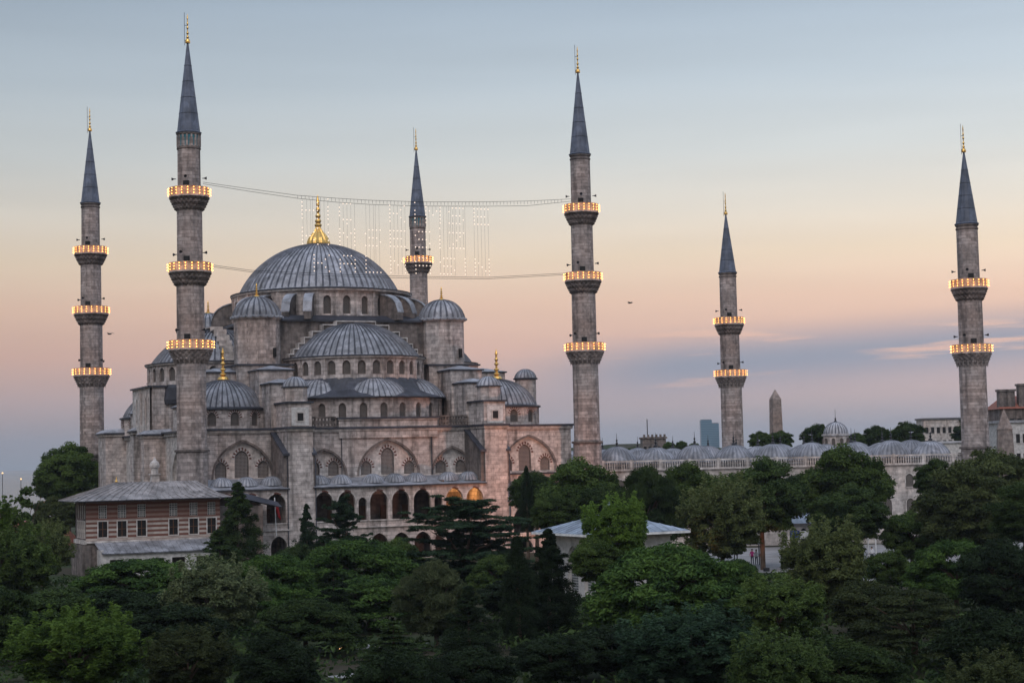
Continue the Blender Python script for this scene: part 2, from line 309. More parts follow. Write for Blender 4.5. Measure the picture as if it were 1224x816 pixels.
# ------------------------------------------------------------------ the mosque (local origin at its centre)
mosque=thing('mosque','large grey stone mosque with cascading lead domes and gold finials between the minarets','mosque',(26.2,30,0))
def rotT(th,c=(0,0)): return Matrix.Translation((c[0],c[1],0))@Matrix.Rotation(th,4,'Z')
CW=Vector((CAM.x-26.2,CAM.y-30,0))
def faces_cam(p,n): return (CW-Vector((p[0],p[1],0))).normalized().dot(Vector((n[0],n[1],0)))>-.05
def drum(name,n,r,z0,z1,ww,wz0,wz1,parent,T=None,a0=0,a1=2*PI,mat='wall_stone',wmat='lattice_dark',vous=False,depth=.3,skip=None,pilaster=0):
    """polygonal drum with one arched window per side; windows become sub-parts"""
    b=MB().mat(mat); wins=[]; T=T or Matrix.Identity(4)
    for i in range(n):
        aa=a0+(a1-a0)*i/n; ab=a0+(a1-a0)*(i+1)/n; am=(aa+ab)/2; half=r*math.sin((ab-aa)/2); rm=r*cos((ab-aa)/2)
        # outward normal at angle am
        def F(u,z,d,am=am,rm=rm):
            e=Vector((cos(am),sin(am),0)); t=Vector((-sin(am),cos(am),0)); p=e*(rm-d)+t*u; return tuple(T@Vector((p.x,p.y,z)))
        nrm=T.to_3x3()@Vector((cos(am),sin(am),0)); pos=T@Vector((rm*cos(am),rm*sin(am),0))
        hole=faces_cam(pos,nrm) and not (skip and i in skip)
        hs=[arch(0,wz0,ww,wz1,5)] if hole else []
        b.panel([(-half,z0),(half,z0),(half,z1),(-half,z1)],hs,F,depth)
        if pilaster:
            for sgn in (-1,1):
                pts=[(sgn*half-.0 if sgn<0 else half-.16,z0),(sgn*half+.16 if sgn<0 else half,z0)]
                u0,u1=pts[0][0],pts[1][0]
                q=[(u0,z0),(u1,z0),(u1,z1-.05),(u0,z1-.05)]
                b.hexa([F(u,z,-pilaster) for u,z in q],[F(u,z,.02) for u,z in q])
        if hole:
            pw=T@Vector(((rm-depth+.01)*cos(am),(rm-depth+.01)*sin(am),wz0)); ang=math.atan2(nrm.y,nrm.x)+PI/2
            wins.append((pw,ang))
    o=b.obj(name,parent)
    for pw,ang in wins: window_obj(ww,wz1-wz0,wmat,o,pw,ang,vous and depth)
    return o
# main body: plain core set back from every wall panel
b=MB().mat('wall_stone'); b.box(-23.8,26.2,-24.3,25.4,0,16.3); b.obj('core_wall',mosque)
# lateral facade towards the park
FY=-25.5
def FF(u,z,d): return (u,FY+d,z)
bays=[(-18.75,3.75,14.95,[(-18.75,1.8,13.9),(-21.4,1.45,12.55),(-16.0,1.45,12.6)]),(-8.15,2.75,13.7,[(-6.85,1.45,12.4),(-9.4,1.45,12.4)]),
      (.4,4.05,14.85,[(.45,1.8,13.95),(-2.45,1.45,12.3),(3.4,1.45,12.25)]),(9.2,2.75,13.7,[(7.75,1.45,12.2),(10.55,1.45,12.2)]),(20.2,3.9,15.0,[(19.8,1.8,14.0),(22.75,1.45,12.4),(17.2,1.45,12.4)])]
b=MB().mat('wall_stone'); hs=[arch(c,10.35,2*h,zt,10,.18) for c,h,zt,_ in bays]
b.panel([(-24.4,8.0),(26.4,8.0),(26.4,16.2),(-24.4,16.2)],hs,FF,.55)
b.mat('dark_stone').box(-24.4,26.4,FY,FY+.8,0,8.0)  # back of the galleries: shade inside the arches painted as darker stone
b.mat('dark_stone')
for (c,h,zt,_) in bays:
    a0=arch(c,10.35,2*h,zt,10,.18); a1=arch(c,10.35,2*h+.5,zt+.28,10,.18)
    for i in range(1,len(a0)-1): b.hexa([(u,FY-.06,z) for u,z in (a0[i],a0[i+1],a1[i+1],a1[i])],[(u,FY+.1,z) for u,z in (a0[i],a0[i+1],a1[i+1],a1[i])])
fac=b.obj('facade_wall',mosque)
b=MB().mat('pale_stone')
def FT(u,z,d): return (u,FY+.55+d,z)
for c,h,zt,ws in bays:
    zb=10.35 if abs(c)>1 else 10.35
    b.panel([(c-h-.3,zb),(c+h+.3,zb),(c+h+.3,zt+.3),(c-h-.3,zt+.3)],[arch(u,zb+.15,wd,t) for u,wd,t in ws],FT,.28)
tym=b.obj('arch_infill_wall',mosque)
for c,h,zt,ws in bays:
    for u,wd,t in ws: window_obj(wd,t-10.5,'lattice',tym,(u,FY+.82,10.5),0,.27)
# cornice, terrace roof, raised centre
b=MB().mat('pale_stone'); b.box(-24.7,26.6,FY-.35,FY+.5,16.12,16.36).box(-24.7,26.6,FY-.2,FY+.5,15.95,16.12); b.mat('dark_lead').box(-25,26.8,FY-.5,25.5,16.36,16.62); b.obj('cornice',mosque)
b=MB().mat('wall_stone').box(-6.3,7.1,FY-.25,FY+1.5,15.2,17.55); b.mat('pale_stone').box(-6.45,7.25,FY-.42,FY+1.5,17.45,17.62); b.mat('dark_lead').box(-6.6,7.4,FY-.55,FY+6,17.62,17.84); b.obj('raised_parapet',mosque)
for x0,x1 in ((-11.2,-6.7),(7.5,11.35)):
    b=MB().mat('dark_stone').box(x0,x1,FY-.3,FY+.1,16.65,16.8).box(x0,x1,FY-.3,FY+.1,17.75,17.95); n=10
    for i in range(n+1):
        x=x0+(x1-x0)*i/n; b.box(x-.09,x+.09,FY-.22,FY+.02,16.8,17.75)
        if i<n:
            xm=x+(x1-x0)/n/2; b.hexa([(xm-.2,FY-.16,17.2),(xm,FY-.16,17.0),(xm+.2,FY-.16,17.2),(xm,FY-.16,17.45)],[(xm-.2,FY-.04,17.2),(xm,FY-.04,17.0),(xm+.2,FY-.04,17.2),(xm,FY-.04,17.45)])
    b.obj('balustrade',mosque)
# front buttresses with sloping side wings, blocks and little domed turrets above
for sx in (-1,1):
    x0,x1=(-14.55,-11.42) if sx<0 else (11.5,14.6)
    b=MB().mat('wall_stone').box(x0,x1,-31.0,FY+.2,0,16.16); b.mat('pale_stone').box(x0-.15,x1+.15,-31.25,FY,16.12,16.37); b.mat('dark_lead').box(x0-.3,x1+.3,-31.45,FY,16.37,16.64)
    for s,xx in ((-1,x0),(1,x1)):
        xa,xb=(xx-.55,xx+.02) if s<0 else (xx-.02,xx+.35)
        b.mat('dark_stone').hexa([(xa,-30.8,9.0),(xb,-30.8,9.0),(xb,FY,9.0),(xa,FY,9.0)],[(xa,-30.8,13.2),(xb,-30.8,13.2),(xb,FY,15.9),(xa,FY,15.9)])
        b.mat('dark_lead').hexa([(xa-.15,-31.15,13.1),(xb+.1,-31.15,13.1),(xb+.1,FY,16.0),(xa-.15,FY,16.0)],[(xa-.15,-31.15,13.38),(xb+.1,-31.15,13.38),(xb+.1,FY,16.28),(xa-.15,FY,16.28)])
    b.obj('buttress',mosque)
    b=MB().mat('wall_stone').box(x0+.05,x1-.05,-30.75,-23,16.64,19.5); b.mat('dark_lead').box(x0-.2,x1+.2,-31.0,-22.8,19.5,19.72)
    xm=(x0+x1)/2; b.mat('plaster_white').box(xm-1.05,xm+1.15,-30.82,-30.7,16.75,19.0); o=b.obj('buttress_block',mosque)
    b=MB().mat('white_stone').box(xm-.5,xm+.6,-30.9,-30.8,17.2,18.5); b.mat('dark_opening').box(xm-.32,xm+.42,-30.93,-30.88,17.35,18.3); b.obj('window',o)
    b=MB().mat('wall_stone').lathe([(1.5,19.7),(1.5,21.45)],8,(xm,-29.0),PI/8).mat('dark_lead').lathe([(1.45,21.44),(1.75,21.46),(1.75,21.6),(1.5,21.65)],8,(xm,-29.0),PI/8); b.mat('lead').dome(1.55,21.6,1.25,(xm,-29.0),16,3,6,.05,False); b.obj('turret',mosque)
# stepped supporting blocks on each side of the square
def side_T(k): return Matrix.Rotation(k*PI/2,4,'Z')
for k in range(4):
    for s in (-1,1):
        b=MB(); b.T=side_T(k)
        def bx(xa,xb,ya,yb,za,zb):
            u0,u1=(xa,xb) if s>0 else (-xb,-xa)
            b.mat('wall_stone').box(u0,u1,ya,yb,za,zb); b.mat('dark_lead').box(u0-.2,u1+.2,ya-.25,yb+.1,zb,zb+.18)
            b.mat('lead').hexa([(u0-.2,ya-.25,zb+.18),(u1+.2,ya-.25,zb+.18),(u1+.2,yb,zb+.18),(u0-.2,yb,zb+.18)],[((u0+u1)/2-.2,(ya+yb)/2,zb+.75),((u0+u1)/2+.2,(ya+yb)/2,zb+.75),((u0+u1)/2+.2,yb,zb+.75),((u0+u1)/2-.2,yb,zb+.75)])
        if k==0: bx(11.2,15.1,-25.6,-21.0,16.6,22.1)
        else: bx(11.6,14.6,-24.2,-21.0,16.6,19.6)
        bx(10.9,15.4,-21.4,-16.6,16.6,24.0)
        b.obj('stepped_buttress',mosque)
for sx in (-1,1):
    for sy in (-1,1):
        b=MB(); x0,x1=sorted((sx*9.6,sx*16.8)); y0,y1=sorted((sy*9.6,sy*16.8))
        b.mat('wall_stone').box(x0,x1,y0,y1,16.6,24.9).mat('dark_lead').box(x0-.25,x1+.25,y0-.25,y1+.25,24.9,25.12); b.obj('pier_base',mosque)
# square base under the main dome
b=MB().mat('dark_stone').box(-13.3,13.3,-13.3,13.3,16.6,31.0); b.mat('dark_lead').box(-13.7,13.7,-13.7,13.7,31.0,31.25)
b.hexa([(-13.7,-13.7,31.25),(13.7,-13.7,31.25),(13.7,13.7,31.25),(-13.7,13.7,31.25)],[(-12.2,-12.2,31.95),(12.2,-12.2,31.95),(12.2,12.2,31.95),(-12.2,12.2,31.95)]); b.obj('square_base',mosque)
# weight turrets
for i,(sx,sy) in enumerate(((-1,-1),(1,-1),(-1,1),(1,1))):
    c=(sx*13.15,sy*12.9); b=MB().mat('wall_stone').lathe([(3.05,24.9),(3.05,31.3)],10,c,PI/10+.1*i); b.mat('pale_stone').lathe([(3.05,31.1),(3.3,31.25),(3.3,31.5),(3.0,31.6)],20,c)
    b.mat('dark_opening').box(c[0]+1.35,c[0]+1.75,c[1]-2.95,c[1]-2.6,26.1,27.3)
    o=b.obj('weight_turret',mosque); b=MB().mat('lead').dome(3.12,31.55,2.65,c,22,4,9,.17,True); d=b.obj('dome_cap',o); finial(o,(c[0],c[1],34.15),1.9,.42)
# main drum
dr=drum('main_drum',28,12.2,31.6,35.4,1.05,32.2,34.75,mosque,a0=R(-90)-PI/28,a1=R(270)-PI/28,depth=.35,pilaster=.16)
b=MB().mat('pale_stone').lathe([(12.2,35.3),(12.75,35.42),(12.8,35.62),(12.2,35.7)],56).mat('dark_lead').lathe([(12.85,35.62),(12.85,35.8),(11.2,36.02)],56); b.obj('drum_cornice',mosque)
for k in range(4):
    for dd in (-9,9,-20,20):
        b=MB(); a=PI/4+k*PI/2+R(dd); T=Matrix.Rotation(a,4,'Z'); b.T=T; n=8
        for i in range(n):
            t0,t1=i/n,(i+1)/n; f=lambda t:34.9-2.6*(1-math.sqrt(max(0,1-t*t)))
            x0_,x1_=12.1+3.6*t0,12.1+3.6*t1
            b.mat('dark_stone').hexa([(x0_,-.45,31.3),(x1_,-.45,31.3),(x1_,.45,31.3),(x0_,.45,31.3)],[(x0_,-.45,f(t0)),(x1_,-.45,f(t1)),(x1_,.45,f(t1)),(x0_,.45,f(t0))])
            b.mat('lead').hexa([(x0_,-.6,f(t0)),(x1_,-.6,f(t1)),(x1_,.6,f(t1)),(x0_,.6,f(t0))],[(x0_,-.6,f(t0)+.16),(x1_,-.6,f(t1)+.16),(x1_,.6,f(t1)+.16),(x0_,.6,f(t0)+.16)])
        b.obj('flying_buttress',mosque)
b=MB().mat('lead').dome(11.1,36.0,7.05,(0,0),72,5,22,.2,True); dm=b.obj('main_dome',mosque)
finial(dm,(0,0,42.95),7.3,1.55,bulb=True); dm.location.x=dr.location.x=-.35
# half domes, stepped arches, skirts, exedrae
for k in range(4):
    T=side_T(k)@Matrix.Translation((0,-15.2 if k==3 else -13.2,0)); vis=k in (0,3,1)
    # stepped arch wall
    b=MB(); b.T=T; outer=[(2.7,31.05),(4.6,30.55),(6.1,29.65),(7.2,28.85),(8.0,28.05),(8.7,27.3),(9.35,26.6)]
    px=0
    for i,(x1,zt) in enumerate(outer):
        x0=0 if i==0 else outer[i-1][0]
        for s in (-1,1):
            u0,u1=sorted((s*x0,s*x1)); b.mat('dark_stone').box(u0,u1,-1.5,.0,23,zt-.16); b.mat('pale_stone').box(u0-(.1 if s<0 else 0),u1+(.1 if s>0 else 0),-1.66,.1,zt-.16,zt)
            xe=s*x1; zn=outer[i+1][1] if i+1<len(outer) else zt-.8
            b.mat('pale_stone').box(min(xe,xe+s*.1),max(xe,xe+s*.1),-1.66,.1,zn,zt-.16)
    b.obj('stepped_arch',mosque)
    b=MB(); b.T=T; b.mat('lead'if k else'lead').dome(8.85,26.05,4.75,(0,0),64,5,16,.18,True); hd=b.obj('half_dome',mosque)
    drum('half_dome_drum',15,9.5,22.9,25.75,1.08,23.5,25.35,mosque,T,a0=PI,a1=2*PI,depth=.3,pilaster=.08)
    b=MB(); b.T=T; b.mat('pale_stone').lathe([(9.5,25.6),(9.8,25.7),(9.8,25.86),(9.0,25.92)],40,a0=PI-.15,a1=2*PI+.15)
    b.mat('dark_lead').lathe([(9.9,25.86),(9.9,26.0),(8.9,26.1)],40,a0=PI-.15,a1=2*PI+.15); b.obj('half_dome_cornice',mosque)
    b=MB(); b.T=T; b.mat('dark_lead').lathe([(9.45,23.0),(9.7,22.6),(9.9,21.0),(9.8,20.4)] if k==3 else [(9.45,23.05),(10.0,22.3),(10.9,21.4),(12.2,20.75),(12.6,20.5),(12.6,20.36),(12.1,20.3)],60,a0=PI-.35,a1=2*PI+.35,ribs=3,rib=.05)
    b.obj('skirt_roof',mosque)
    drum('exedra_wall',15,9.45 if k==3 else 12.05,16.6,20.35,1.0,17.8,19.75,mosque,T,a0=PI-.12,a1=2*PI+.12,depth=.3)
    for ph in (-52,0,52) if k!=3 else ():
        a=R(-90+ph); c=(7.7*cos(a),7.7*sin(a)); b=MB(); b.T=T; b.mat('lead').dome(5.0,20.5,2.75,c,40,5,9,.09,False); b.obj('exedra_dome',mosque)
# corner domes
for sx,sy in ((-1,-1),(1,-1),(-1,1),(1,1)):
    c=(sx*19.1,sy*17.8); T=Matrix.Translation((c[0],c[1],0))
    drum('corner_drum',12,5.75,16.6,19.0,1.15,17.0,18.75,mosque,T,a0=R(-90)-PI/12,a1=R(270)-PI/12,depth=.25,vous=True)
    b=MB().mat('dark_lead').lathe([(5.7,18.98),(5.95,19.05),(5.95,19.25),(5.3,19.4)],36,c); b.mat('lead').dome(5.3,19.4,3.55,c,44,5,12,.14,False); cdm=b.obj('corner_dome',mosque); finial(cdm,(c[0],c[1],22.85),4.3,.72)
# side turret on the courtyard side, roof turret far left
for c,z0,z1,r in (((25.6,-13.0),0,23.2,1.5),((24.8,14),0,23.2,1.5)):
    b=MB().mat('wall_stone').lathe([(r,z0),(r,z1)],10,c).mat('dark_lead').lathe([(r,z1-.1),(r+.25,z1),(r+.25,z1+.15),(r,z1+.2)],20,c); b.mat('lead').dome(r+.05,z1+.15,1.3,c,18,3,7,.05,False); b.obj('stair_turret',mosque)
# qibla side (left): wall, buttresses, triple lancet block
b=MB().mat('pale_stone')
def FQ(u,z,d): return (-24.4+d,u,z)
qa=[(-22.0,1.9,14.8),(-14.5,2.6,14.0),(-.3,2.7,14.8),(11,2.3,14.6),(22,1.6,14)]
b.panel([(-25.5,0),(25.4,0),(25.4,16.2),(-25.5,16.2)],[arch(c,7.5,2*h,zt,8,.18) for c,h,zt in qa],FQ,.5)
b.box(-24.7,-24.2,-25.5,25.4,16.0,16.36)
q=b.obj('qibla_wall',mosque)
b=MB().mat('pale_stone'); 
def FQ2(u,z,d): return (-23.9+d,u,z)
for c,h,zt in qa: b.panel([(c-h-.2,7.4),(c+h+.2,7.4),(c+h+.2,zt+.2),(c-h-.2,zt+.2)],[arch(c-h*.45,7.8,.8,zt-1.4),arch(c+h*.45,7.8,.8,zt-1.4)],FQ2,.2)
q2=b.obj('qibla_infill_wall',mosque)
for c,h,zt in qa:
    for s in (-1,1): window_obj(.8,zt-1.4-7.8,'lattice_dark',q2,(-23.72,c+s*h*.45,7.8),-PI/2)
for (y0,y1,z1,d) in ((-8.0,-5.6,16.2,2.8),(3.8,6.3,16.9,1.6),(17.0,22.5,16.9,2.9)):
    b=MB(); b.mat('wall_stone').box(-24.4-d,-24.3,y0,y1,0,z1); b.mat('pale_stone').box(-24.6-d,-24.3,y0-.2,y1+.2,z1-.3,z1); b.mat('dark_lead').box(-24.8-d,-23.5,y0-.4,y1+.4,z1,z1+.22)
    b.mat('lead').hexa([(-24.8-d,y0-.4,z1+.22),(-23.5,y0-.4,z1+.22),(-23.5,y1+.4,z1+.22),(-24.8-d,y1+.4,z1+.22)],[(-24.0-d,y0+.3,z1+.7),(-23.5,y0+.3,z1+.9),(-23.5,y1-.3,z1+.9),(-24.0-d,y1-.3,z1+.7)]); b.obj('qibla_buttress',mosque)
def FL(u,z,d): return (-25.7+d,u,z)
b=MB().mat('pale_stone').panel([(-4.9,16.6),(6.0,16.6),(6.0,22.7),(-4.9,22.7)],[arch(-2.3,17.8,.8,21.4),arch(.5,17.8,.8,22.2),arch(3.3,17.8,.8,21.4)],FL,.25)
b.mat('wall_stone').box(-25.4,-21.0,-4.9,6.0,16.6,22.69); b.mat('dark_lead').box(-26.0,-20.8,-5.2,6.3,22.7,22.92); lb=b.obj('lancet_block',mosque)
for yc,zt in ((-2.3,21.4),(.5,22.2),(3.3,21.4)): window_obj(.8,zt-17.8,'lattice_dark',lb,(-25.46,yc,17.8),-PI/2)
# galleries
GY=-31.0
def FG(u,z,d): return (u,GY+d,z)
def gallery(x0,x1,arches,zt,zroof_w,low,par=5.0,low_top=3.35,fl=4.15):
    b=MB().mat('wall_stone'); b.panel([(x0,fl),(x1,fl),(x1,zt-.1),(x0,zt-.1)],[arch(c,par,wd,t) for c,wd,t in arches],FG,.5,True)
    b.panel([(x0,0),(x1,0),(x1,fl-.1),(x0,fl-.1)],[arch(c,.05,wd,t) for c,wd,t in low],FG,.5,True)
    b.mat('pale_stone').box(x0,x1,GY-.22,GY+.5,fl-.1,fl+.06).box(x0,x1,GY-.12,GY+.5,par-.16,par-.02)
    b.mat('dark_stone').box(x0,x1,GY+.5,FY,fl-.15,fl)
    for c,wd,t in arches:
        if wd>1.5:
            a0=arch(c,t-1.3,wd,t,7); a1=arch(c,t-1.3,wd+.34,t+.17,7)
            for i in range(1,len(a0)-1):
                b.mat('pale_stone' if i not in (7,8,9) else 'red_stone'); b.hexa([(u,GY-.05,z) for u,z in (a0[i],a0[i+1],a1[i+1],a1[i])],[(u,GY+.1,z) for u,z in (a0[i],a0[i+1],a1[i+1],a1[i])])
    g=b.obj('gallery_arcade',mosque)
    if par==5.0 and x1>0:
        MB().mat('dark_stone').box(5.75,6.0,GY+.5,FY,fl,zt+.5).obj('lamp_light_blocker',g)  # wall added inside the gallery to keep lamp light off the left arches
    b=MB().mat('dark_lead').box(x0-.05,x1+.05,GY-.35,GY+.5,zt-.1,zt+.06)
    b.mat('lead').hexa([(x0,GY-.35,zt+.06),(x1,GY-.35,zt+.06),(x1,FY,zt+.06),(x0,FY,zt+.06)],[(x0,GY-.2,zt+.12),(x1,GY-.2,zt+.12),(x1,FY,zroof_w),(x0,FY,zroof_w)])
    r=b.obj('gallery_roof',mosque)
    for c,wd,t in arches:
        if wd>1.5: MB().mat('lead').dome(1.42,zt+.02+(zroof_w-zt)*.32,1.12,(c,-28.9),20,3,6,.05,False,seam='seam_soft').obj('small_dome',r)
    return g
cen=[(-10.1,2.25,8.62),(-7.2,2.25,8.62),(-5.12,1.1,7.8),(-3.0,2.3,8.6),(-.1,2.3,8.6),(2.78,2.3,8.6),(4.97,1.1,7.8),(7.15,2.3,8.6),(9.95,2.3,8.6)]
gallery(-11.42,11.5,cen,9.15,10.25,[(c,wd,3.3 if wd>1.5 else 2.9) for c,wd,t in cen])
gallery(-24.2,-14.55,[(-22.3,2.4,8.55),(-19.25,2.4,8.55),(-16.15,2.45,8.55)],9.1,10.4,[(-19.2,2.2,3.3),(-15.9,2.0,3.4)])
gallery(14.6,25.6,[(16.8,3.0,6.05),(21.5,3.0,6.05)],6.7,8.4,[(16.8,2.4,1.9)],par=2.6,fl=2.3)
b=MB().mat('dark_lead').box(14.6,26.3,FY-.35,FY+.1,10.0,10.22); b.obj('ledge',mosque)
b=MB().mat('wood')
for c,wd,t in cen+[(-16.15,2,8)]:
    if wd>1.5: MB().mat('wood').box(c-.75,c+.75,FY-.1,FY+.05,4.2,6.6).obj('gallery_door',mosque)
b=MB().mat('lead').dome(2.0,7.4,1.25,(17.3,-28.6),24,3,7,.05,False,seam='seam_soft'); b.obj('small_dome',mosque)
b=MB().mat('dark_lead')
for x in (-14.75,-11.2,14.8): MB().mat('dark_lead').tube((x,-31.15,0),(x,-31.15,12.8),.07).obj('drainpipe',mosque)
for x in (-5.95,6.3): MB().mat('dark_lead').tube((x,FY-.12,10.4),(x,FY-.12,16),.06).obj('drainpipe',mosque)
# flag hanging in the left gallery
t=thing('flag_pole','red flag hanging from a leaning white pole in the gallery arch left of the buttress','flag',(9.9,-1.6,5.1))
MB().mat('white_paint').tube((-.1,0,-1.6),(-.25,0,3.0),.06).obj('pole',t)
b=MB().mat('red_cloth'); vs=[]
for j in range(7):
    for i in range(5): vs.append((i*.11-.2+(.05*j),.12*sin(i*1.9+j*.4),2.3-j*.27-i*.1))
b.add(vs,[(j*5+i,j*5+i+1,(j+1)*5+i+1,(j+1)*5+i) for j in range(6) for i in range(4)]); b.obj('flag_cloth',t)
# lamps hanging in the gallery (lit, warm) - the light seen in the two right arches
for x,e in ((33.4,42),(36.2,50)):
    lb='lit hanging lamp in the gallery, '+{33.4:'second arch left of the right buttress',36.2:'arch next to the right buttress'}[x]
    t=thing('hanging_lamp',lb,'lamp',(x,2.2,8.35),group='lamps in the gallery')
    MB().mat('dark_metal').tube((0,0,.2),(0,0,1.0),.03).cyl(.2,.1,.25,8).obj('lamp_holder',t); MB().mat('lamp_glow' if e>20 else 'far_lamp').lathe([(.02,-.2),(.16,-.1),(.18,.05),(.1,.12)],8).obj('lamp_globe',t)
    ld=bpy.data.lights.new('lamp_light','POINT'); ld.energy=e*2.2; ld.color=(1,.42,.12); ld.shadow_soft_size=.3; lo=bpy.data.objects.new('lamp_light',ld); col.objects.link(lo); lo.parent=t; lo.location=(0,.4,-.5)
# ------------------------------------------------------------------ minarets
bm=MB().mat('bulb')
for k in range(3):
    z=(k-1)*.34; r_=.052; bm.add([(0,-r_,z),(r_,0,z),(0,r_,z),(-r_,0,z),(0,0,z+r_),(0,0,z-r_)],[(0,1,4),(1,2,4),(2,3,4),(3,0,4),(1,0,5),(2,1,5),(3,2,5),(0,3,5)])
bm.mat('dark_metal').tube((0,0,-.42),(0,0,.42),.012,3)
_o=bm.obj('bulb_string'); BULB=_o.data; bpy.data.objects.remove(_o)
hb=MB().mat('dark_metal').lathe([(.02,0),(.07,.05),(.1,.35),(.3,.7),(.31,.72),(.1,.5)],10); hb.T=None
_o=hb.obj('loudspeaker'); HORN=_o.data; bpy.data.objects.remove(_o)
def minaret(label,loc,rails,zbase,ztip,zcone,rs,collar,k=1.0,fin=3.6,tile=False,flutes=16,ncol=22,base_r=2.0):
    t=thing('minaret',label,'minaret',(loc[0],loc[1],0),group='minarets around the mosque')
    # shaft: base, collar, stages
    b=MB().mat('minaret_stone'); b.lathe([(base_r*1.3,0),(base_r*1.2,3),(base_r*.96,8.5),(base_r*.93,collar)],12)
    b.mat('dark_stone').lathe([(base_r*.9,collar),(base_r*1.04,collar+.08),(base_r*1.04,collar+.3),(rs[0],collar+.42)],24)
    z=collar+.3; n=flutes*2
    for i,rz in enumerate(rails):
        r0=rs[i]; b.mat('minaret_stone').lathe([(r0*1.03,z),(r0,z+.6),(r0*.985,rz-2.2)],n,ribs=2,rib=.05); z=rz-.6
    b.mat('minaret_stone').lathe([(rs[len(rails)],z),(rs[len(rails)]*.98,zbase-.6)],n,ribs=2,rib=.04)
    b.mat('dark_stone')
    for zz in ((zbase-.6,) if not tile else (zbase-1.9,)): b.lathe([(rs[-1]*.98,zz-.1),(rs[-1]*1.07,zz),(rs[-1]*1.07,zz+.15),(rs[-1]*.98,zz+.25)],24)
    b.mat('teal_tile' if tile else 'dark_stone').lathe([(rs[-1]*.99,zbase-(1.6 if tile else .6)),(rs[-1]*.99,zbase-.2)],24)
    if tile:
        b.mat('minaret_stone')
        for q in range(16): a=2*PI*q/16; c_,s_=cos(a)*rs[-1],sin(a)*rs[-1]; b.box(c_-.1,c_+.1,s_-.1,s_+.1,zbase-1.6,zbase-.2)
    b.mat('dark_stone').lathe([(rs[-1],zbase-.25),(rs[-1]*1.1,zbase-.1),(rs[-1]*1.1,zbase)],24); b.obj('shaft',t)
    b=MB().mat('blue_lead').lathe([(rs[-1]*1.1,zbase),(rs[-1]*1.14,zbase+.12),(rs[-1]*1.0,zbase+.25)]+[(rs[-1]*(1.0-.93*q)*1.0+.0,zbase+.25+(zcone-zbase-.25)*q) for q in (.15,.3,.45,.6,.75,.9,1.0)],32,ribs=2,rib=.035)
    b.mat('dark_lead')
    for q in (.2,.38,.56,.74): r_=rs[-1]*(1-.93*q)+.03; zq=zbase+.25+(zcone-zbase-.25)*q; b.lathe([(r_,zq-.04),(r_+.03,zq),(r_,zq+.04)],24)
    b.obj('spire',t)
    f=finial(t,(0,0,zcone-.05),fin,.30); MB().mat('dark_metal').tube((-.38,0,-.3),(-.38,0,fin+.15),.028).tube((-.38,0,.3),(0,0,.3),.03).tube((-.38,0,fin*.6),(0,0,fin*.6),.03).obj('lightning_rod',f)
    for i,rz in enumerate(rails):
        r0=rs[i]*.985; rp=r0+.82*k; b=MB(); zf=rz-.5
        # muqarnas corbels: stepped rings of alternating niches
        tiers=5
        for j in range(tiers):
            q0,q1=j/tiers,(j+1)/tiers; za=zf-1.75+1.6*q0; zb=zf-1.75+1.6*q1; ra=r0+(rp-r0)*(q0**.8); rb=r0+(rp-r0)*(q1**.8)
            m_=20 if i==0 else 24
            b.mat('dark_stone' if (j%2==0 and i>0) else 'minaret_stone')
            nn=m_*2; vs=[];fs=[]
            for ii in range(nn):
                a=2*PI*(ii+(j%2))/nn; o_=.17 if (ii%2==0) else -.12
                for (rr,zz) in ((ra*.97,za),(ra+o_*.6,za+.03),(rb+o_,zb-.07),(rb,zb)): vs.append((rr*cos(a),rr*sin(a),zz))
            for ii in range(nn):
                i2=(ii+1)%nn
                for q in range(3): fs.append((ii*4+q,i2*4+q,i2*4+q+1,ii*4+q+1))
            b.add(vs,fs)
        if i==0:   # hanging drops under the lowest balcony
            b.mat('minaret_stone')
            for q in range(20): a=2*PI*q/20; rr=r0+.32; b.add([(rr*cos(a)+.12*cos(u),rr*sin(a)+.12*sin(u),zf-1.1) for u in (0,PI/2,PI,3*PI/2)]+[(rr*cos(a)*.97,rr*sin(a)*.97,zf-1.95)],[(0,1,4),(1,2,4),(2,3,4),(3,0,4)])
        b.mat('pale_stone').lathe([(r0,zf-.15),(rp+.12,zf-.12),(rp+.14,zf+.02),(r0,zf+.05)],32)
        o=b.obj('balcony',t)
        b=MB().mat('parapet_glow_tint').lathe([(rp,zf+.02),(rp,zf+.98),(rp+.08,zf+1.0),(rp+.08,zf+1.1),(rp-.14,zf+1.1),(rp-.12,zf+.02)],32)
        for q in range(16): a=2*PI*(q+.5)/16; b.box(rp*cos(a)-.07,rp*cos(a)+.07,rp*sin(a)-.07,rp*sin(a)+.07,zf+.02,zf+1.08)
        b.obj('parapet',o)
        nc=ncol; 
        for q in range(nc):
            a=2*PI*(q+.5)/nc+.13*i; s=bpy.data.objects.new('bulb_string',BULB); col.objects.link(s); s.parent=o; s.location=((rp+.27)*cos(a),(rp+.27)*sin(a),rz+.05)
        if i<len(rails):
            for q in range(4):
                a=R(-60)+q*PI/2+.3*i; s=bpy.data.objects.new('loudspeaker',HORN); col.objects.link(s); s.parent=t
                s.location=((r0+.1)*cos(a),(r0+.1)*sin(a),rz+1.75); s.rotation_euler=(0,PI/2,a); s.scale=(.62,.62,.75)
        # doorway onto the balcony
        a=R(-118); MB().mat('dark_opening').box(-.35,.35,-.12,.12,0,1.7).obj('door',o,((r0-.02)*cos(a),(r0-.02)*sin(a),zf+.1),a+PI/2)
    return t
R3=(1.74,1.64,1.5,1.36)
minaret('tall front-left minaret with three lit balconies and a teal-tiled collar, tallest in the photo',(0,0),(26.56,35.9,45.0),52.2,63.4,63.4,R3,13.75,tile=True)
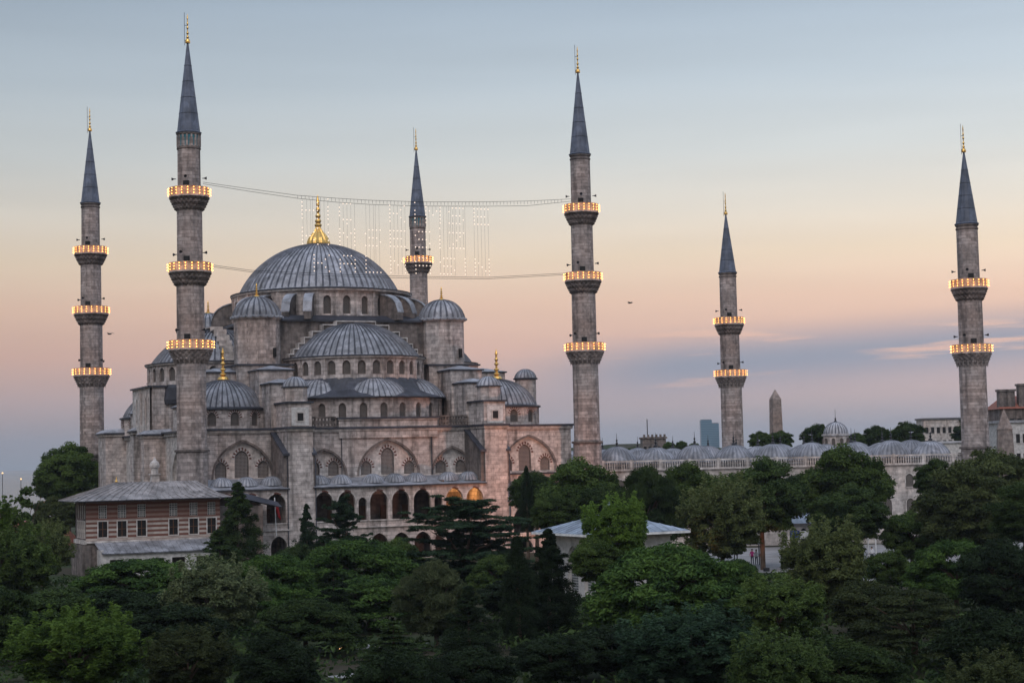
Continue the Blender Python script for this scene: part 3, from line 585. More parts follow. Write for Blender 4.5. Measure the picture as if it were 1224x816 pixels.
minaret('leftmost minaret with three lit balconies, beside the dark tree at the mosque left corner',(-.6,60.1),(26.56,35.9,45.0),52.2,63.4,63.4,(1.78,1.66,1.52,1.36),13.8)
minaret('minaret with three lit balconies at the right end of the mosque facade',(52.8,0),(26.56,35.9,45.0),52.2,63.4,63.4,(1.68,1.56,1.42,1.3),13.87,k=.95)
minaret('minaret rising behind the main dome through the hanging light letters',(52.6,60.1),(26.56,35.7,44.9),52.0,63.2,63.2,(1.66,1.54,1.42,1.27),13.8,tile=True,k=.95)
minaret('far right minaret with two lit balconies at the courtyard corner above the trees',(97.5,-23.4),(25.0,33.5),41.3,50.97,50.97,(1.72,1.55,1.37),12,k=.88)
minaret('minaret with two lit balconies left of the obelisk behind the courtyard domes',(97.5,37.1),(25.0,33.5),41.3,50.97,50.97,(1.72,1.55,1.36),12,k=.88)
# ------------------------------------------------------------------ hanging letters of light between the front minarets
mah=thing('light_letters','message in hanging white light bulbs strung between two minarets in three lines','hanging lights',(26,0,45))
OFF=(26,0,45)
c1=[(1.7,46.4),(7.67,45.81),(13.52,45.27),(18.41,45.12),(22.83,45.03),(29.6,45.08),(35.38,45.3),(39.26,45.46),(44.89,45.78),(51.3,46.3)]
c2=[(1.7,46.2),(7.67,45.5),(13.52,44.91),(18.4,44.62),(22.82,44.5),(29.59,44.54),(35.37,44.74),(39.25,44.88),(44.87,45.15),(51.3,46.0)]
c3=[(2.2,36.4),(7.5,35.8),(18.25,35.55),(28.27,35.5),(39.03,35.6),(50.4,36.4)]; c4=[(2.2,36.2),(7.5,35.6),(18.25,35.32),(28.27,35.27),(39.03,35.4),(50.4,36.2)]
for c in (c2,c3,c4,c1):
    b=MB().mat('dark_metal')
    for (xa,za),(xb,zb) in zip(c[:-1],c[1:]): b.tube((xa,0,za),(xb,0,zb),.032,3)
    if c is not c1: b.obj('cable',mah,off=OFF)
def ip(c,x):
    for (xa,za),(xb,zb) in zip(c[:-1],c[1:]):
        if xa<=x<=xb: return za+(zb-za)*(x-xa)/(xb-xa)
    return c[0][1]
x=13.6
while x<50: b.tube((x,0,ip(c1,x)),(x,0,ip(c1,x)-.42),.022,3); x+=.49
b.obj('cable',mah,off=OFF)
FONT={'H':['X...X','X...X','XXXXX','X...X','X...X'],'I':['X','X','X','X','X'],'C':['.XXX','X...','X...','X...','.XXX','..X.'],'K':['X...X','X..X.','XXX..','X..X.','X...X'],
 'M':['X...X','XX.XX','X.X.X','X...X','X...X'],'S':['.XXXX','X....','.XXX.','....X','XXXX.'],'E':['XXXXX','X....','XXXX.','X....','XXXXX'],'Z':['XXXXX','...X.','..X..','.X...','XXXXX'],
 'A':['.XXX.','X...X','XXXXX','X...X','X...X'],'L':['X....','X....','X....','X....','XXXXX'],'N':['X...X','XX..X','X.X.X','X..XX','X...X'],'i':['X','.','X','X','X','X']}
lines=[(44.45,[('H',14.15),('i',17.5),('C',19.0),('K',25.7),('i',29.1),('M',30.6),('S',33.8),('E',37.3)]),(41.25,[('K',14.15),('i',17.5),('M',19.0),('S',22.4),('E',25.7),('S',29.1),('i',32.45),('Z',33.8)]),
       (37.9,[('K',15.6),('A',19.0),('L',22.4),('M',25.7),('A',29.1),('S',32.45),('I',35.9),('N',37.3)])]
cols={}
for zt,ls in lines:
    for ch,x0 in ls:
        g=FONT[ch]; up=1 if ch=='i' else 0
        for r_,row in enumerate(g):
            for c_,v in enumerate(row):
                key=round((x0+c_*.49)*4)/4
                cols.setdefault(key,[])
                if v=='X': cols[key].append((x0+c_*.49,zt-(r_-up)*.5))
for key,pts in sorted(cols.items()):
    b=MB().mat('iron_grey'); zt=ip(c2,key); zl=min([p[1] for p in pts] or [37.9]); b.tube((key,0,zt),(key,0,min(zl,35.7) if zl<38 else zl),.014,3)
    b.mat('mahya_bulb')
    for (x,z) in pts: b.add([(x+q[0]*.095,-.03+q[1]*.095,z+q[2]*.095) for q in ((0,-1,0),(1,0,0),(0,1,0),(-1,0,0),(0,0,1),(0,0,-1))],[(0,1,4),(1,2,4),(2,3,4),(3,0,4),(1,0,5),(2,1,5),(3,2,5),(0,3,5)])
    b.obj('bulb_line',mah,off=OFF)
# ------------------------------------------------------------------ courtyard
u2=Vector((44.4,-23.4)).normalized(); v2=Vector((0,1))
cy=thing('courtyard','arcaded courtyard with a row of low lead domes and a balustrade right of the mosque','building',(53.1,0,0),math.atan2(u2.y,u2.x))
LEN=50.2
b=MB().mat('pale_stone').box(1.5,LEN-1,1.0,2.0,0,10.3); b.mat('pale_stone').box(1.5,LEN-.8,.7,2.0,10.15,10.4)
cw=b.obj('outer_wall',cy)
for i in range(16):
    x=4+i*2.9
    if x<LEN-3:
        for z0,h in ((3.5,2.4),(7.2,1.9)): window_obj(1.2,h,'lattice_dark',cw,(x,.95,z0),0,name='window',rimmat='pale_stone')
b=MB().mat('pale_stone').box(1.5,LEN-.8,.85,1.15,11.3,11.5); n=150
for i in range(n):
    x=1.6+(LEN-2.6)*i/n; 
    if i%12==0: b.box(x-.1,x+.25,.8,1.2,10.4,11.6)
    else: b.box(x,x+.13,.92,1.08,10.4,11.3)
b.obj('balustrade',cy)
def dome_row(p0,p1,n,r=2.62,zb=11.3,mat='mid_lead',fin=True,h=2.0):
    for i in range(n):
        p=Vector(p0).lerp(Vector(p1),(i+.5)/n); b=MB().mat('pale_stone').lathe([(r+.15,zb-.5),(r+.15,zb-.05)],8,(p.x,p.y),PI/8); b.mat(mat).dome(r*(1+.03*sin(i*2.3)),zb,h*(1+.06*sin(i*3.7+1)),(p.x,p.y),26,2,8,.05,True,seam='seam_soft'); o=b.obj('portico_dome',cy)
        MB().mat('dark_metal').lathe([(.25,0),(.3,.15),(.1,.35),(.18,.6),(.06,.75),(.14,1.0),(.04,1.15),(.02,1.9)],8).obj('finial',o,(p.x,p.y,zb+h-.05))
dome_row((1,4.0),(LEN-2.5,4.0),9)
# far and right rows in courtyard-local coordinates
Ti=Matrix.Rotation(-math.atan2(u2.y,u2.x),4,'Z')
def loc2(x,y): q=Ti@Vector((x-53.1,y,0)); return (q.x,q.y)
P_D=loc2(55,56); P_F=loc2(95.5,36); P_E=loc2(94.5,-17)
dome_row(P_D,P_F,8); dome_row(P_F,P_E,8)
def wallseg(b,p,q,z0,z1,t=.5):
    p=Vector((*p,0));q=Vector((*q,0)); d=(q-p).normalized(); n=Vector((-d.y,d.x,0))*t
    b.hexa([tuple(v) for v in (p-n,q-n,q+n,p+n)],[tuple(v+Vector((0,0,z1-z0))) for v in (p-n,q-n,q+n,p+n)]) if z0==0 else None
for p,q in ((loc2(53,58),loc2(98,39)),(loc2(98,39),loc2(98,-22)),(loc2(53,52),loc2(93,33)),(loc2(93,33),loc2(93,-15))): b=MB().mat('pale_stone'); wallseg(b,p,q,0,11.1); b.obj('portico_wall',cy)
b=MB().mat('pale_stone'); b.box(1.5,LEN-2,6.8,7.4,0,11.1); b.mat('lead').box(1.5,LEN-2,1.8,7.2,10.6,10.8); b.obj('portico_wall',cy)
pc=loc2(96.2,6.2); b=MB().mat('pale_stone').lathe([(1.85,10),(1.85,14.3),(2.05,14.4),(2.05,14.6)],12,pc).mat('pale_lead').dome(1.75,14.6,1.75,pc,22,3,8,.05,True); o=b.obj('gate_dome',cy)
MB().mat('dark_metal').lathe([(.2,0),(.25,.12),(.08,.3),(.14,.5),(.03,.7),(.02,1.9)],8).obj('finial',o,(pc[0],pc[1],16.3))
for i in range(10):
    a=2*PI*i/10; window_obj(.5,1.1,'lattice_dark',o,(pc[0]+1.87*cos(a),pc[1]+1.87*sin(a),12.9),a+PI/2,name='window',rim=.05)
# ------------------------------------------------------------------ sultan's pavilion in front-left of the mosque
pv=thing('pavilion','red and white striped brick pavilion with wide hipped lead roof at front left','pavilion',(0,0,0))
def FP(u,z,d): return (u,-7+d,z)
wx=[-12.0,-9.83,-7.6,-3.95,-1.6,.5]
rect=lambda c,w,z0,z1:[(c-w/2,z0),(c+w/2,z0),(c+w/2,z1),(c-w/2,z1)]
b=MB().mat('striped_brick').panel([(-13.9,3.9),(1.5,3.9),(1.5,8.4),(-13.9,8.4)],[rect(c,1.05,4.35,6.1) for c in wx]+[rect(c,.95,6.45,7.95) for c in wx],FP,.22)
b.box(1.2,1.48,-6.95,-.6,3.9,8.4); b.box(-13.9,1.4,-.8,-.5,3.9,8.4)
def FPL(u,z,d): return (-13.9+d,u,z)
lw=[-6.2,-4.9,-3.6,-2.3]
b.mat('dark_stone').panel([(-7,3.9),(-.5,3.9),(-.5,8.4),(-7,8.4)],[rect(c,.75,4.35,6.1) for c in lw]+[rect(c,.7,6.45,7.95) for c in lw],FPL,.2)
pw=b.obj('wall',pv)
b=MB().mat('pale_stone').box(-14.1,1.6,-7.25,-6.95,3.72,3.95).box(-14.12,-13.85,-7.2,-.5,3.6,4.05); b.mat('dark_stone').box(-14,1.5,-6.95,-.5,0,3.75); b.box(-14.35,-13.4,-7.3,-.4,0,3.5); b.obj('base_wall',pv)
sm=MB().mat('dark_opening').box(-.5,.5,.1,.16,0,1.75); sm.mat('wood').box(-.04,.04,.06,.1,0,1.75).box(-.5,.5,.06,.1,.83,.9); sm.mat('pale_stone'); 
for a in (-1,1): sm.box(a*.56-.06,a*.56+.06,-.05,.12,-.06,1.8)
sm.box(-.62,.62,-.06,.12,1.75,1.87).box(-.62,.62,-.07,.12,-.12,0); o=sm.obj('window'); WM=o.data; bpy.data.objects.remove(o)
um=MB().mat('grid_window').box(-.47,.47,.1,.14,0,1.5); um.mat('pale_stone')
for i in range(4): um.box(-.47+i*.293,-.43+i*.293,.04,.1,0,1.5)
for i in range(6): um.box(-.47,.47,.05,.1,i*.285,.035+i*.285)
o=um.obj('window'); UM=o.data; bpy.data.objects.remove(o)
for c in wx:
    for me,z in ((WM,4.35),(UM,6.45)):
        o=bpy.data.objects.new('window',me); col.objects.link(o); o.parent=pw; o.location=(c,-7,z)
for c in lw:
    for me,z in ((WM,4.35),(UM,6.45)):
        o=bpy.data.objects.new('window',me); col.objects.link(o); o.parent=pw; o.location=(-13.9,c,z); o.rotation_euler=(0,0,-PI/2); o.scale=(.7,1,1)
b=MB().mat('roof_lead'); E0=[(-15.6,-8.7,8.5),(2.6,-8.7,8.5),(2.6,1.0,8.5),(-15.6,1.0,8.5)]; I0=[(-14.2,-7.2,9.0),(1.3,-7.2,9.0),(1.3,-.4,9.0),(-14.2,-.4,9.0)]; T0=[(-9.8,-4.4,10.42),(-.6,-4.4,10.42),(-.6,-3.2,10.42),(-9.8,-3.2,10.42)]
for A_,B_ in ((E0,I0),(I0,T0)):
    for i in range(4): j=(i+1)%4; b.add([A_[i],A_[j],B_[j],B_[i]],[(0,1,2,3)])
b.add(T0,[(0,1,2,3)])
for i in range(20):
    t_=(i+.5)/20; xe=-15.6+18.2*t_; xi=-14.2+15.5*t_; xt=-9.8+9.2*t_
    b.tube((xe,-8.7,8.52),(xi,-7.2,9.03),.05,4); b.tube((xi,-7.2,9.03),(xt,-4.4,10.45),.05,4)
for i in range(9):
    t_=(i+.5)/9; b.tube((-15.6,-8.7+9.7*t_,8.52),(-14.2,-7.2+6.8*t_,9.03),.05,4); b.tube((-14.2,-7.2+6.8*t_,9.03),(-9.8,-4.4+1.2*t_,10.45),.05,4)
b.mat('wood').add([(v[0],v[1],8.42) for v in E0],[(3,2,1,0)]); b.mat('dark_lead')
for i in range(4): j=(i+1)%4; b.add([E0[i],E0[j],(*E0[j][:2],8.4),(*E0[i][:2],8.4)],[(0,1,2,3)])
rf=b.obj('roof',pv)
b=MB().mat('pale_stone').box(-.45,.45,-.45,.45,-.6,.9).box(-.6,.6,-.6,.6,.9,1.05).lathe([(.42,1.05),(.42,1.7),(.55,1.75),(.6,2.0),(.5,2.35),(.2,2.6),(.05,2.95)],10); b.obj('chimney',rf,(-5.4,-4.0,10.3))
MB().mat('gold').lathe([(.15,0),(.2,.15),(.08,.3),(.02,.7)],8).obj('finial',rf,(-9.8,-3.8,10.4))
b=MB().mat('lead').add([(-13.0,-7.3,3.75),(2,-7.3,3.75),(2,-9.9,2.6),(-12.6,-9.9,2.6)],[(0,1,2,3)]).add([(-13.0,-7.3,3.65),(2,-7.3,3.65),(2,-9.9,2.5),(-12.6,-9.9,2.5)],[(3,2,1,0)])
for i in range(22): x=-12.8+14.6*i/21; b.tube((x,-7.3,3.78),(x+.2*(1-i/21),-9.9,2.62),.04,4)
b.obj('canopy_roof',pv)
def FC(u,z,d): return (u,-9.6+d,z)
b=MB().mat('plaster_white').panel([(-12.7,0),(1.9,0),(1.9,2.5),(-12.7,2.5)],[rect(c,1.5,.3,1.9) for c in (-11,-8.9,-6.4,-4.0,-1.2)],FC,.3); b.mat('dark_stone').box(-12.5,1.8,-9.1,-7,0,.1); b.mat('plaster_white').box(-12.7,-12.4,-9.5,-7,0,3.0); b.obj('porch_wall',pv)
# ramp roof joining the pavilion to the gallery
b=MB().mat('dark_lead').hexa([(4.6,-5.6,8.2),(9.7,-4.6,7.0),(9.7,-1.6,7.0),(4.6,-1.6,8.2)],[(4.6,-3.9,9.0),(9.5,-3.5,7.6),(9.5,-2.8,7.6),(4.6,-2.8,9.0)]); b.mat('dark_stone').box(1.5,7.2,-5.0,-2,0,7.3); b.obj('ramp_roof',pv)
# ------------------------------------------------------------------ white kiosk among the trees
kc=at(729,636,152); kyaw=-YAW+R(28)
ks=thing('garden_kiosk','white stone kiosk with low pale-blue pyramid roof behind the bright green tree','kiosk',(kc.x,kc.y,0),kyaw)
hw=4.45; ez=5.72
b=MB().mat('plaster_white')
def Fk(side):
    T=Matrix.Rotation(side*PI/2,4,'Z'); return lambda u,z,d:tuple(T@Vector((u,-(hw-.7)+d,z)))
for s in range(4):
    b.panel([(-hw+.7,0),(hw-.7,0),(hw-.7,ez-.1),(-hw+.7,ez-.1)],[arch(c,.6,1.7,4.6) for c in (-2.7,0,2.7)],Fk(s),.35)
b.box(-hw+.6,hw-.6,-hw+.6,hw-.6,ez-.45,ez-.2); kw=b.obj('wall',ks)
for s in range(4):
    for c in (-2.7,0,2.7):
        p=Matrix.Rotation(s*PI/2,4,'Z')@Vector((c,-(hw-.7)+.3,.6)); window_obj(1.7,4.0,'grid_window',kw,p,s*PI/2,rimmat='plaster_white')
b=MB().mat('kiosk_lead'); e=hw+.55
b.add([(-e,-e,ez),(e,-e,ez),(e,e,ez),(-e,e,ez),(0,0,7.35)],[(0,1,4),(1,2,4),(2,3,4),(3,0,4)])
for s in range(4):
    T=Matrix.Rotation(s*PI/2,4,'Z')
    for i in range(13):
        x=-e+2*e*(i+.5)/13; tt=1-abs(x)/e; b.tube(T@Vector((x,-e,ez+.02)),T@Vector((x,-e*(1-tt),ez+.02+1.63*tt)),.03,3)
b.mat('white_paint')
for s in range(4): b.T=Matrix.Rotation(s*PI/2,4,'Z'); b.box(-e,e,-e-.02,-e+.1,ez-.2,ez-.01)
b.T=None; kr=b.obj('roof',ks)
MB().mat('kiosk_lead').lathe([(.5,0),(.55,.3),(.85,.45),(.85,.6),(.7,.95),(.35,1.2),(.05,1.35),(.03,1.9)],12).obj('lantern',kr,(0,0,7.15)).scale=(.7,.7,.7)
# small arched fountain, shelter, banner, lamps and people on the plaza
p=at(957,622,206); ft=thing('fountain_kiosk','small stone fountain kiosk with teal hipped roof and arches in the gap between trees','kiosk',(p.x,p.y,0),-YAW)
b=MB().mat('pale_stone')
for s in range(4):
    T=Matrix.Rotation(s*PI/2,4,'Z'); b.panel([(-1.9,0),(1.9,0),(1.9,3.9),(-1.9,3.9)],[arch(-1.15,.9,.95,3.4),arch(0,.9,.75,3.3),arch(1.15,.9,.95,3.4)],lambda u,z,d,T=T:tuple(T@Vector((u,-1.9+d,z))),.2)
b.mat('dark_opening').box(-1.2,1.2,-1.2,1.2,0,3.8); b.obj('arcade',ft)
MB().mat('kiosk_lead').add([(-2.5,-2.5,3.9),(2.5,-2.5,3.9),(2.5,2.5,3.9),(-2.5,2.5,3.9),(-.9,-.9,5.0),(.9,-.9,5.0),(.9,.9,5.0),(-.9,.9,5.0)],[(0,1,5,4),(1,2,6,5),(2,3,7,6),(3,0,4,7),(4,5,6,7),(3,2,1,0)]).obj('roof',ft)
p=at(955,641,203); t=thing('banner','blue and white banner on two posts in front of the fountain kiosk','banner',(p.x,p.y,0),-YAW)
MB().mat('blue_sign').box(-.95,.1,-.03,.03,2.2,3.1).mat('white_paint').box(.1,1.1,-.03,.03,2.15,3.05).obj('banner_cloth',t); MB().mat('iron_grey').tube((-.95,.05,0),(-.95,.05,3.2),.04).obj('post',t); MB().mat('iron_grey').tube((1.1,.05,0),(1.1,.05,3.2),.04).obj('post',t)
p=at(886,660,190); t=thing('shelter','low flat-roofed shelter with pale roof beside the plaza tree trunk','shelter',(p.x,p.y,0),-YAW)
MB().mat('pale_lead').box(-2.6,2.4,-1.4,1.4,2.35,2.6).obj('roof',t)
for sx in (-2.3,-.6,2.1):
    for sy in (-1.2,1.2): MB().mat('iron_grey').tube((0,0,0),(0,0,2.35),.07).obj('post',t,(sx,sy,0))
def street_lamp(px,d,label,h=3.6,group='plaza lamp posts'):
    g=at(px,600,d); t=thing('street_lamp',label,'street lamp',(g.x,g.y,0),group=group)
    MB().mat('white_paint').tube((0,0,0),(0,0,h),.09,6,.06).cyl(.16,0,.5,8).obj('pole',t); MB().mat('white_paint').box(-.35,.35,-.35,.35,h,h+.1).cyl(.22,h-.4,h,8,r1=.3).obj('lamp_head',t)
street_lamp(1045,190,'white lamp post with square cap on the plaza, right of the tree gap'); street_lamp(1036,196,'slim white lamp post just left of the square-capped one',2.6)
def person(px,d,label,shirt,h=1.7,arms=0):
    g=at(px,600,d); t=thing('person',label,'person',(g.x,g.y,0),-YAW+random.uniform(-.6,.6),group='people on the plaza')
    V=[(0,0,.95),(0,0,1.15),(0,0,1.38),(0,0,1.47),(0,-.01,1.56),(0,-.01,1.68),(-.09,0,.9),(-.11,.04,.5),(-.11,0,.08),(-.11,-.13,.04),(.09,0,.9),(.12,-.06,.5),(.12,.03,.08),(.12,-.10,.04),(-.18,0,1.36),(-.24,.02,1.1),(-.24,-.06,.86),(.18,0,1.36),(.24,.02,1.1),(.22,-.12,.9)]
    Ee=[(0,1),(1,2),(2,3),(3,4),(4,5),(0,6),(6,7),(7,8),(8,9),(0,10),(10,11),(11,12),(12,13),(2,14),(14,15),(15,16),(2,17),(17,18),(18,19)]
    rr=[.13,.13,.14,.055,.09,.085,.09,.065,.045,.04,.09,.065,.045,.04,.06,.045,.035,.06,.045,.035]
    me=bpy.data.meshes.new('body'); me.from_pydata([tuple(c*h/1.75 for c in v) for v in V],Ee,[]); o=bpy.data.objects.new('body',me); col.objects.link(o)
    sk=o.modifiers.new('skin','SKIN'); ss=o.modifiers.new('sub','SUBSURF'); ss.levels=ss.render_levels=1
    for i,s in enumerate(me.skin_vertices[0].data): s.radius=(rr[i],rr[i]*(.75 if i<3 else 1)); s.use_root=(i==0)
    dg=bpy.context.evaluated_depsgraph_get(); m2=bpy.data.meshes.new_from_object(o.evaluated_get(dg)); bpy.data.objects.remove(o); m2.name='body'; m2.materials.clear()
    for k_ in ('skin',shirt,'trousers'): m2.materials.append(MT[k_])
    for f in m2.polygons:
        c=f.center*1.75/h; f.material_index=0 if (c.z>1.47 or (abs(c.x)>.19 and c.z<1.05)) else (1 if c.z>.93 else 2)
    o=bpy.data.objects.new('body',m2); col.objects.link(o); o.parent=t
    MB().mat('hair').lathe([(.001,.12),(.06,.11),(.1,.05),(.105,0),(.09,-.04)],10).obj('hair',t,(0,.02,1.62*h/1.75)); return t
bpy.context.view_layer.update()
person(897,193,'person in magenta top standing under the shelter edge','shirt_magenta'); person(902,192,'person in white shirt left of the lit tree trunk','shirt_white'); person(909,191,'person in red top beside the lit tree trunk','shirt_red')
person(1040,192,'person in pale shirt by the plaza lamp post','shirt_white'); person(1074,194,'person in blue shirt standing near the railing at right','shirt_blue')
p=at(1080,676,190); t=thing('railing','thin grey metal railing on the plaza at right','railing',(p.x,p.y,0),-YAW)
MB().mat('iron_grey').tube((-4,0,1.0),(4,0,1.0),.04).obj('rail',t)
for i in range(5): MB().mat('iron_grey').tube((0,0,0),(0,0,1.0),.04).obj('post',t,(-4+2*i,0,0))
# lit lamps down in the park
for px,py,d,lb in ((407,780,112,'small orange lit lamp low in the dark foreground garden'),(527,752,118,'small yellow lit lamp low under the middle trees')):
    g=at(px,py,d); t=thing('garden_lamp',lb,'lamp',(g.x,g.y,0),group='garden lamps'); MB().mat('dark_metal').tube((0,0,0),(0,0,max(g.z,.3)),.04).obj('pole',t); MB().mat('far_lamp').lathe([(.02,-.12),(.09,-.06),(.09,.06),(.02,.12)],8).obj('lamp_globe',t,(0,0,max(g.z,.3)+.1))
for px,py,d,lb in ((3,566,300,'lit coastal lamp at the far left edge'),(25,573,310,'lit coastal lamp above the slender tree'),(14,620,290,'lit coastal lamp low among the left houses'),(12,623,285,'lowest lit coastal lamp at far left')):
    g=at(px,py,d); t=thing('coast_lamp',lb,'street lamp',(g.x,g.y,gh(g.x,g.y)),group='coast lamps'); zz=g.z-gh(g.x,g.y); MB().mat('dark_metal').tube((0,0,0),(0,0,zz),.05).obj('pole',t); MB().mat('far_lamp').lathe([(.02,-.14),(.12,-.07),(.12,.07),(.02,.14)],8).obj('lamp_globe',t,(0,0,zz+.12))
# floodlights
def flood(loc,aim,e,c,ang,label,size=.4):
    t=thing('floodlight',label,'floodlight',loc,group='floodlights'); MB().mat('dark_metal').box(-.25,.25,-.2,.2,0,.35).obj('lamp_housing',t)
    ld=bpy.data.lights.new('flood_light','SPOT'); ld.energy=e; ld.color=c; ld.spot_size=R(ang); ld.spot_blend=1; ld.shadow_soft_size=size
    lo=bpy.data.objects.new('flood_light',ld); col.objects.link(lo); lo.parent=t; lo.location=(0,0,.6); lo.rotation_euler=(Vector(aim)-Vector(loc)-Vector((0,0,.6))).to_track_quat('-Z','Y').to_euler()
flood((50,-26,2.2),(43,0,9),17000,(1,.43,.25),66,'small floodlight on the lawn aimed at the right part of the facade',1.0)
g=at(917,690,181); flood((g.x-1.0,g.y-1.5,.1),(g.x,g.y,3.2),420,(1,.35,.12),100,'small uplight at the foot of the plaza tree')
g=at(840,690,168); flood((g.x,g.y-2.5,.1),(g.x-.6,g.y+1,4.5),380,(1,.38,.1),90,'small uplight under the olive tree near the plaza')
# ------------------------------------------------------------------ far things
obp=at(928,520,380); t=thing('obelisk','tall pinkish stone obelisk with pointed top rising behind the courtyard trees','obelisk',(obp.x,obp.y,0),R(-10))
MB().mat('obelisk_stone').hexa([(-1.3,-1.3,4),(1.3,-1.3,4),(1.3,1.3,4),(-1.3,1.3,4)],[(-.98,-.98,23.6),(.98,-.98,23.6),(.98,.98,23.6),(-.98,.98,23.6)]).add([(-.98,-.98,23.6),(.98,-.98,23.6),(.98,.98,23.6),(-.98,.98,23.6),(0,0,25.8)],[(0,1,4),(1,2,4),(2,3,4),(3,0,4)]).obj('stone_shaft',t)
MB().mat('pale_stone').box(-2.4,2.4,-2.4,2.4,0,4).obj('pedestal',t)
for px,w_,py,d,lb in ((843.5,19,502,3000,'taller blue glass skyscraper far away on the horizon'),(854,13,506,3050,'shorter blue glass skyscraper touching the taller one')):
    g=at(px,py,d); t=thing('skyscraper',lb,'skyscraper',(g.x,g.y,0),-YAW,'distant skyscrapers'); b=MB().mat('glass_tower').box(-w_/2,w_/2,-9,9,0,g.z); b.mat('iron_grey').box(-w_/2+1,w_/2-1,-8,8,g.z,g.z+1.2); b.obj('tower_block',t)
def house(px0,px1,pyt,d,label,wall='plaster_white',roof='roof_tile',flat=False,wins=(4,2),dep=8,cat='house',zb=None):
    a=at(px0,pyt,d); c=at(px1,pyt,d); wd=(c-a).length; m_=(a+c)/2; z1=m_.z; z0=gh(m_.x,m_.y) if zb is None else zb
    t=thing('house' if cat=='house' else 'building',label,cat,(m_.x,m_.y,z0),-YAW,'distant houses'); h=z1-z0
    b=MB().mat(wall).box(-wd/2,wd/2,0,dep,0,h); wl=b.obj('wall',t)
    if flat: MB().mat(roof).box(-wd/2-.3,wd/2+.3,-.3,dep+.3,h,h+.4).obj('roof',t)
    else: MB().mat(roof).add([(-wd/2-.4,-.4,h),(wd/2+.4,-.4,h),(wd/2+.4,dep+.4,h),(-wd/2-.4,dep+.4,h),(-wd/4,dep/2,h+dep*.25),(wd/4,dep/2,h+dep*.25)],[(0,1,5,4),(1,2,5),(2,3,4,5),(3,0,4),(3,2,1,0)]).obj('roof',t)
    nxw,nz=wins; zr=min(h,nz*3.2)
    for i in range(nxw):
        for j in range(nz):
            x=-wd/2+wd*(i+.5)/nxw; z=h-1.0-(j+.5)*zr/nz
            MB().mat('dark_opening').box(-.28*wd/nxw,.28*wd/nxw,-.06,.02,-.75,.75).mat('white_stone').box(-.28*wd/nxw-.1,.28*wd/nxw+.1,-.1,.02,-.88,-.76).obj('window',wl,(x,0,z))
    return t
house(5,30,640,255,'small pale house low among trees at the left edge',wins=(3,1)); house(40,58,634,270,'small pale house with red roof right of the left-edge house',wins=(2,1)); house(60,78,652,240,'small grey house with red roof just left of the striped pavilion','pale_stone',wins=(2,1))
house(44,62,610,330,'farthest small white coastal house above the others at left','plaster_white','roof_tile',wins=(3,1))
house(1104,1152,501,430,'pale two-storey flat-roofed building left of the far right minaret','pale_stone','iron_grey',True,(7,2),cat='building')
house(1096,1200,529,330,'long low pale building behind the far right minaret','plaster_white','pale_lead',True,(9,1),cat='building')
house(1196,1228,505,290,'white building with shallow roof at the right edge below the mansion','plaster_white','pale_lead',True,(4,2),cat='building')
mn=house(1196,1240,488,330,'dark weathered mansion with red roof and tall chimneys at the right edge','dark_stone','roof_tile',False,(5,3),10,cat='building'); 
hh=at(1200,488,330).z
for px,s in ((1200,0),(1209,0),(1224,1)): g=at(px,470,330); MB().mat('dark_stone').box(-.8,.8,-.8,.8,0,5.2).box(-1,1,-1,1,5.2,5.6).obj('chimney',mn,((g-at(1218,488,330)).dot(Vector((cos(YAW),-sin(YAW),0))),1.2,hh-2.0+s))
rn=house(768,796,524,430,'dark ruined square tower block with a mast behind the courtyard domes','dark_stone','dark_stone',True,(5,1),8,cat='building'); hz=at(775,524,430).z
b=MB().mat('dark_metal').tube((0,0,hz-1),(0,0,hz+4.8),.12).obj('mast',rn,(-1.4,3,0)); b=MB().mat('dark_stone')
b.box(-2.8,2.9,-.2,.3,hz+.1,hz+.42)
for i in range(6): b.box(-2.7+i*1.0,-2.2+i*1.0,-.2,.3,hz+.4,hz+1.0)
b.obj('battlement',rn)
g=at(1201,520,262); t=thing('stone_pillar','pale tapered stone pillar with pointed top right of the far right minaret','pillar',(g.x,g.y,0))
MB().mat('obelisk_stone').lathe([(1.9,0),(1.55,8),(1.2,14.7),(1.28,14.8),(.05,17.8)],6).obj('shaft',t)
# hill
b=MB().mat('grass'); hp=at(752,535,900); n=24; vs=[];fs=[]
for j in range(5):
    for i in range(n): a=2*PI*i/n; r_=(120-28*j); vs.append((hp.x+r_*1.2*cos(a),hp.y+r_*.6*sin(a),[-1,6,12,16,18][j]))
for j in range(4):
    for i in range(n): fs.append((j*n+i,j*n+(i+1)%n,(j+1)*n+(i+1)%n,(j+1)*n+i))
fs.append(tuple(range(4*n,5*n))); b.add(vs,fs); tag(b.obj('hill'),kind='structure')
# birds
for px,py,d,lb in ((131,399,150,'small bird in flight beside the leftmost minaret'),(753,362,170,'tiny bird in flight right of the middle minaret')):
    g=at(px,py,d); t=thing('bird',lb,'bird',g,R(30),'flying birds'); MB().mat('bird_grey').lathe([(.01,-.28),(.05,-.18),(.07,0),(.05,.16),(.03,.22),(.01,.3)],8).obj('body',t).rotation_euler=(PI/2,0,0)
    for s in (-1,1): MB().mat('bird_grey').add([(0,-.08,.02),(s*.3,-.06,.12),(s*.62,.05,.03),(s*.28,.08,.12),(0,.1,.02),(0,0,.05)],[(0,1,3,4),(1,2,3),(0,5,1),(5,4,3)]).obj('wing',t)
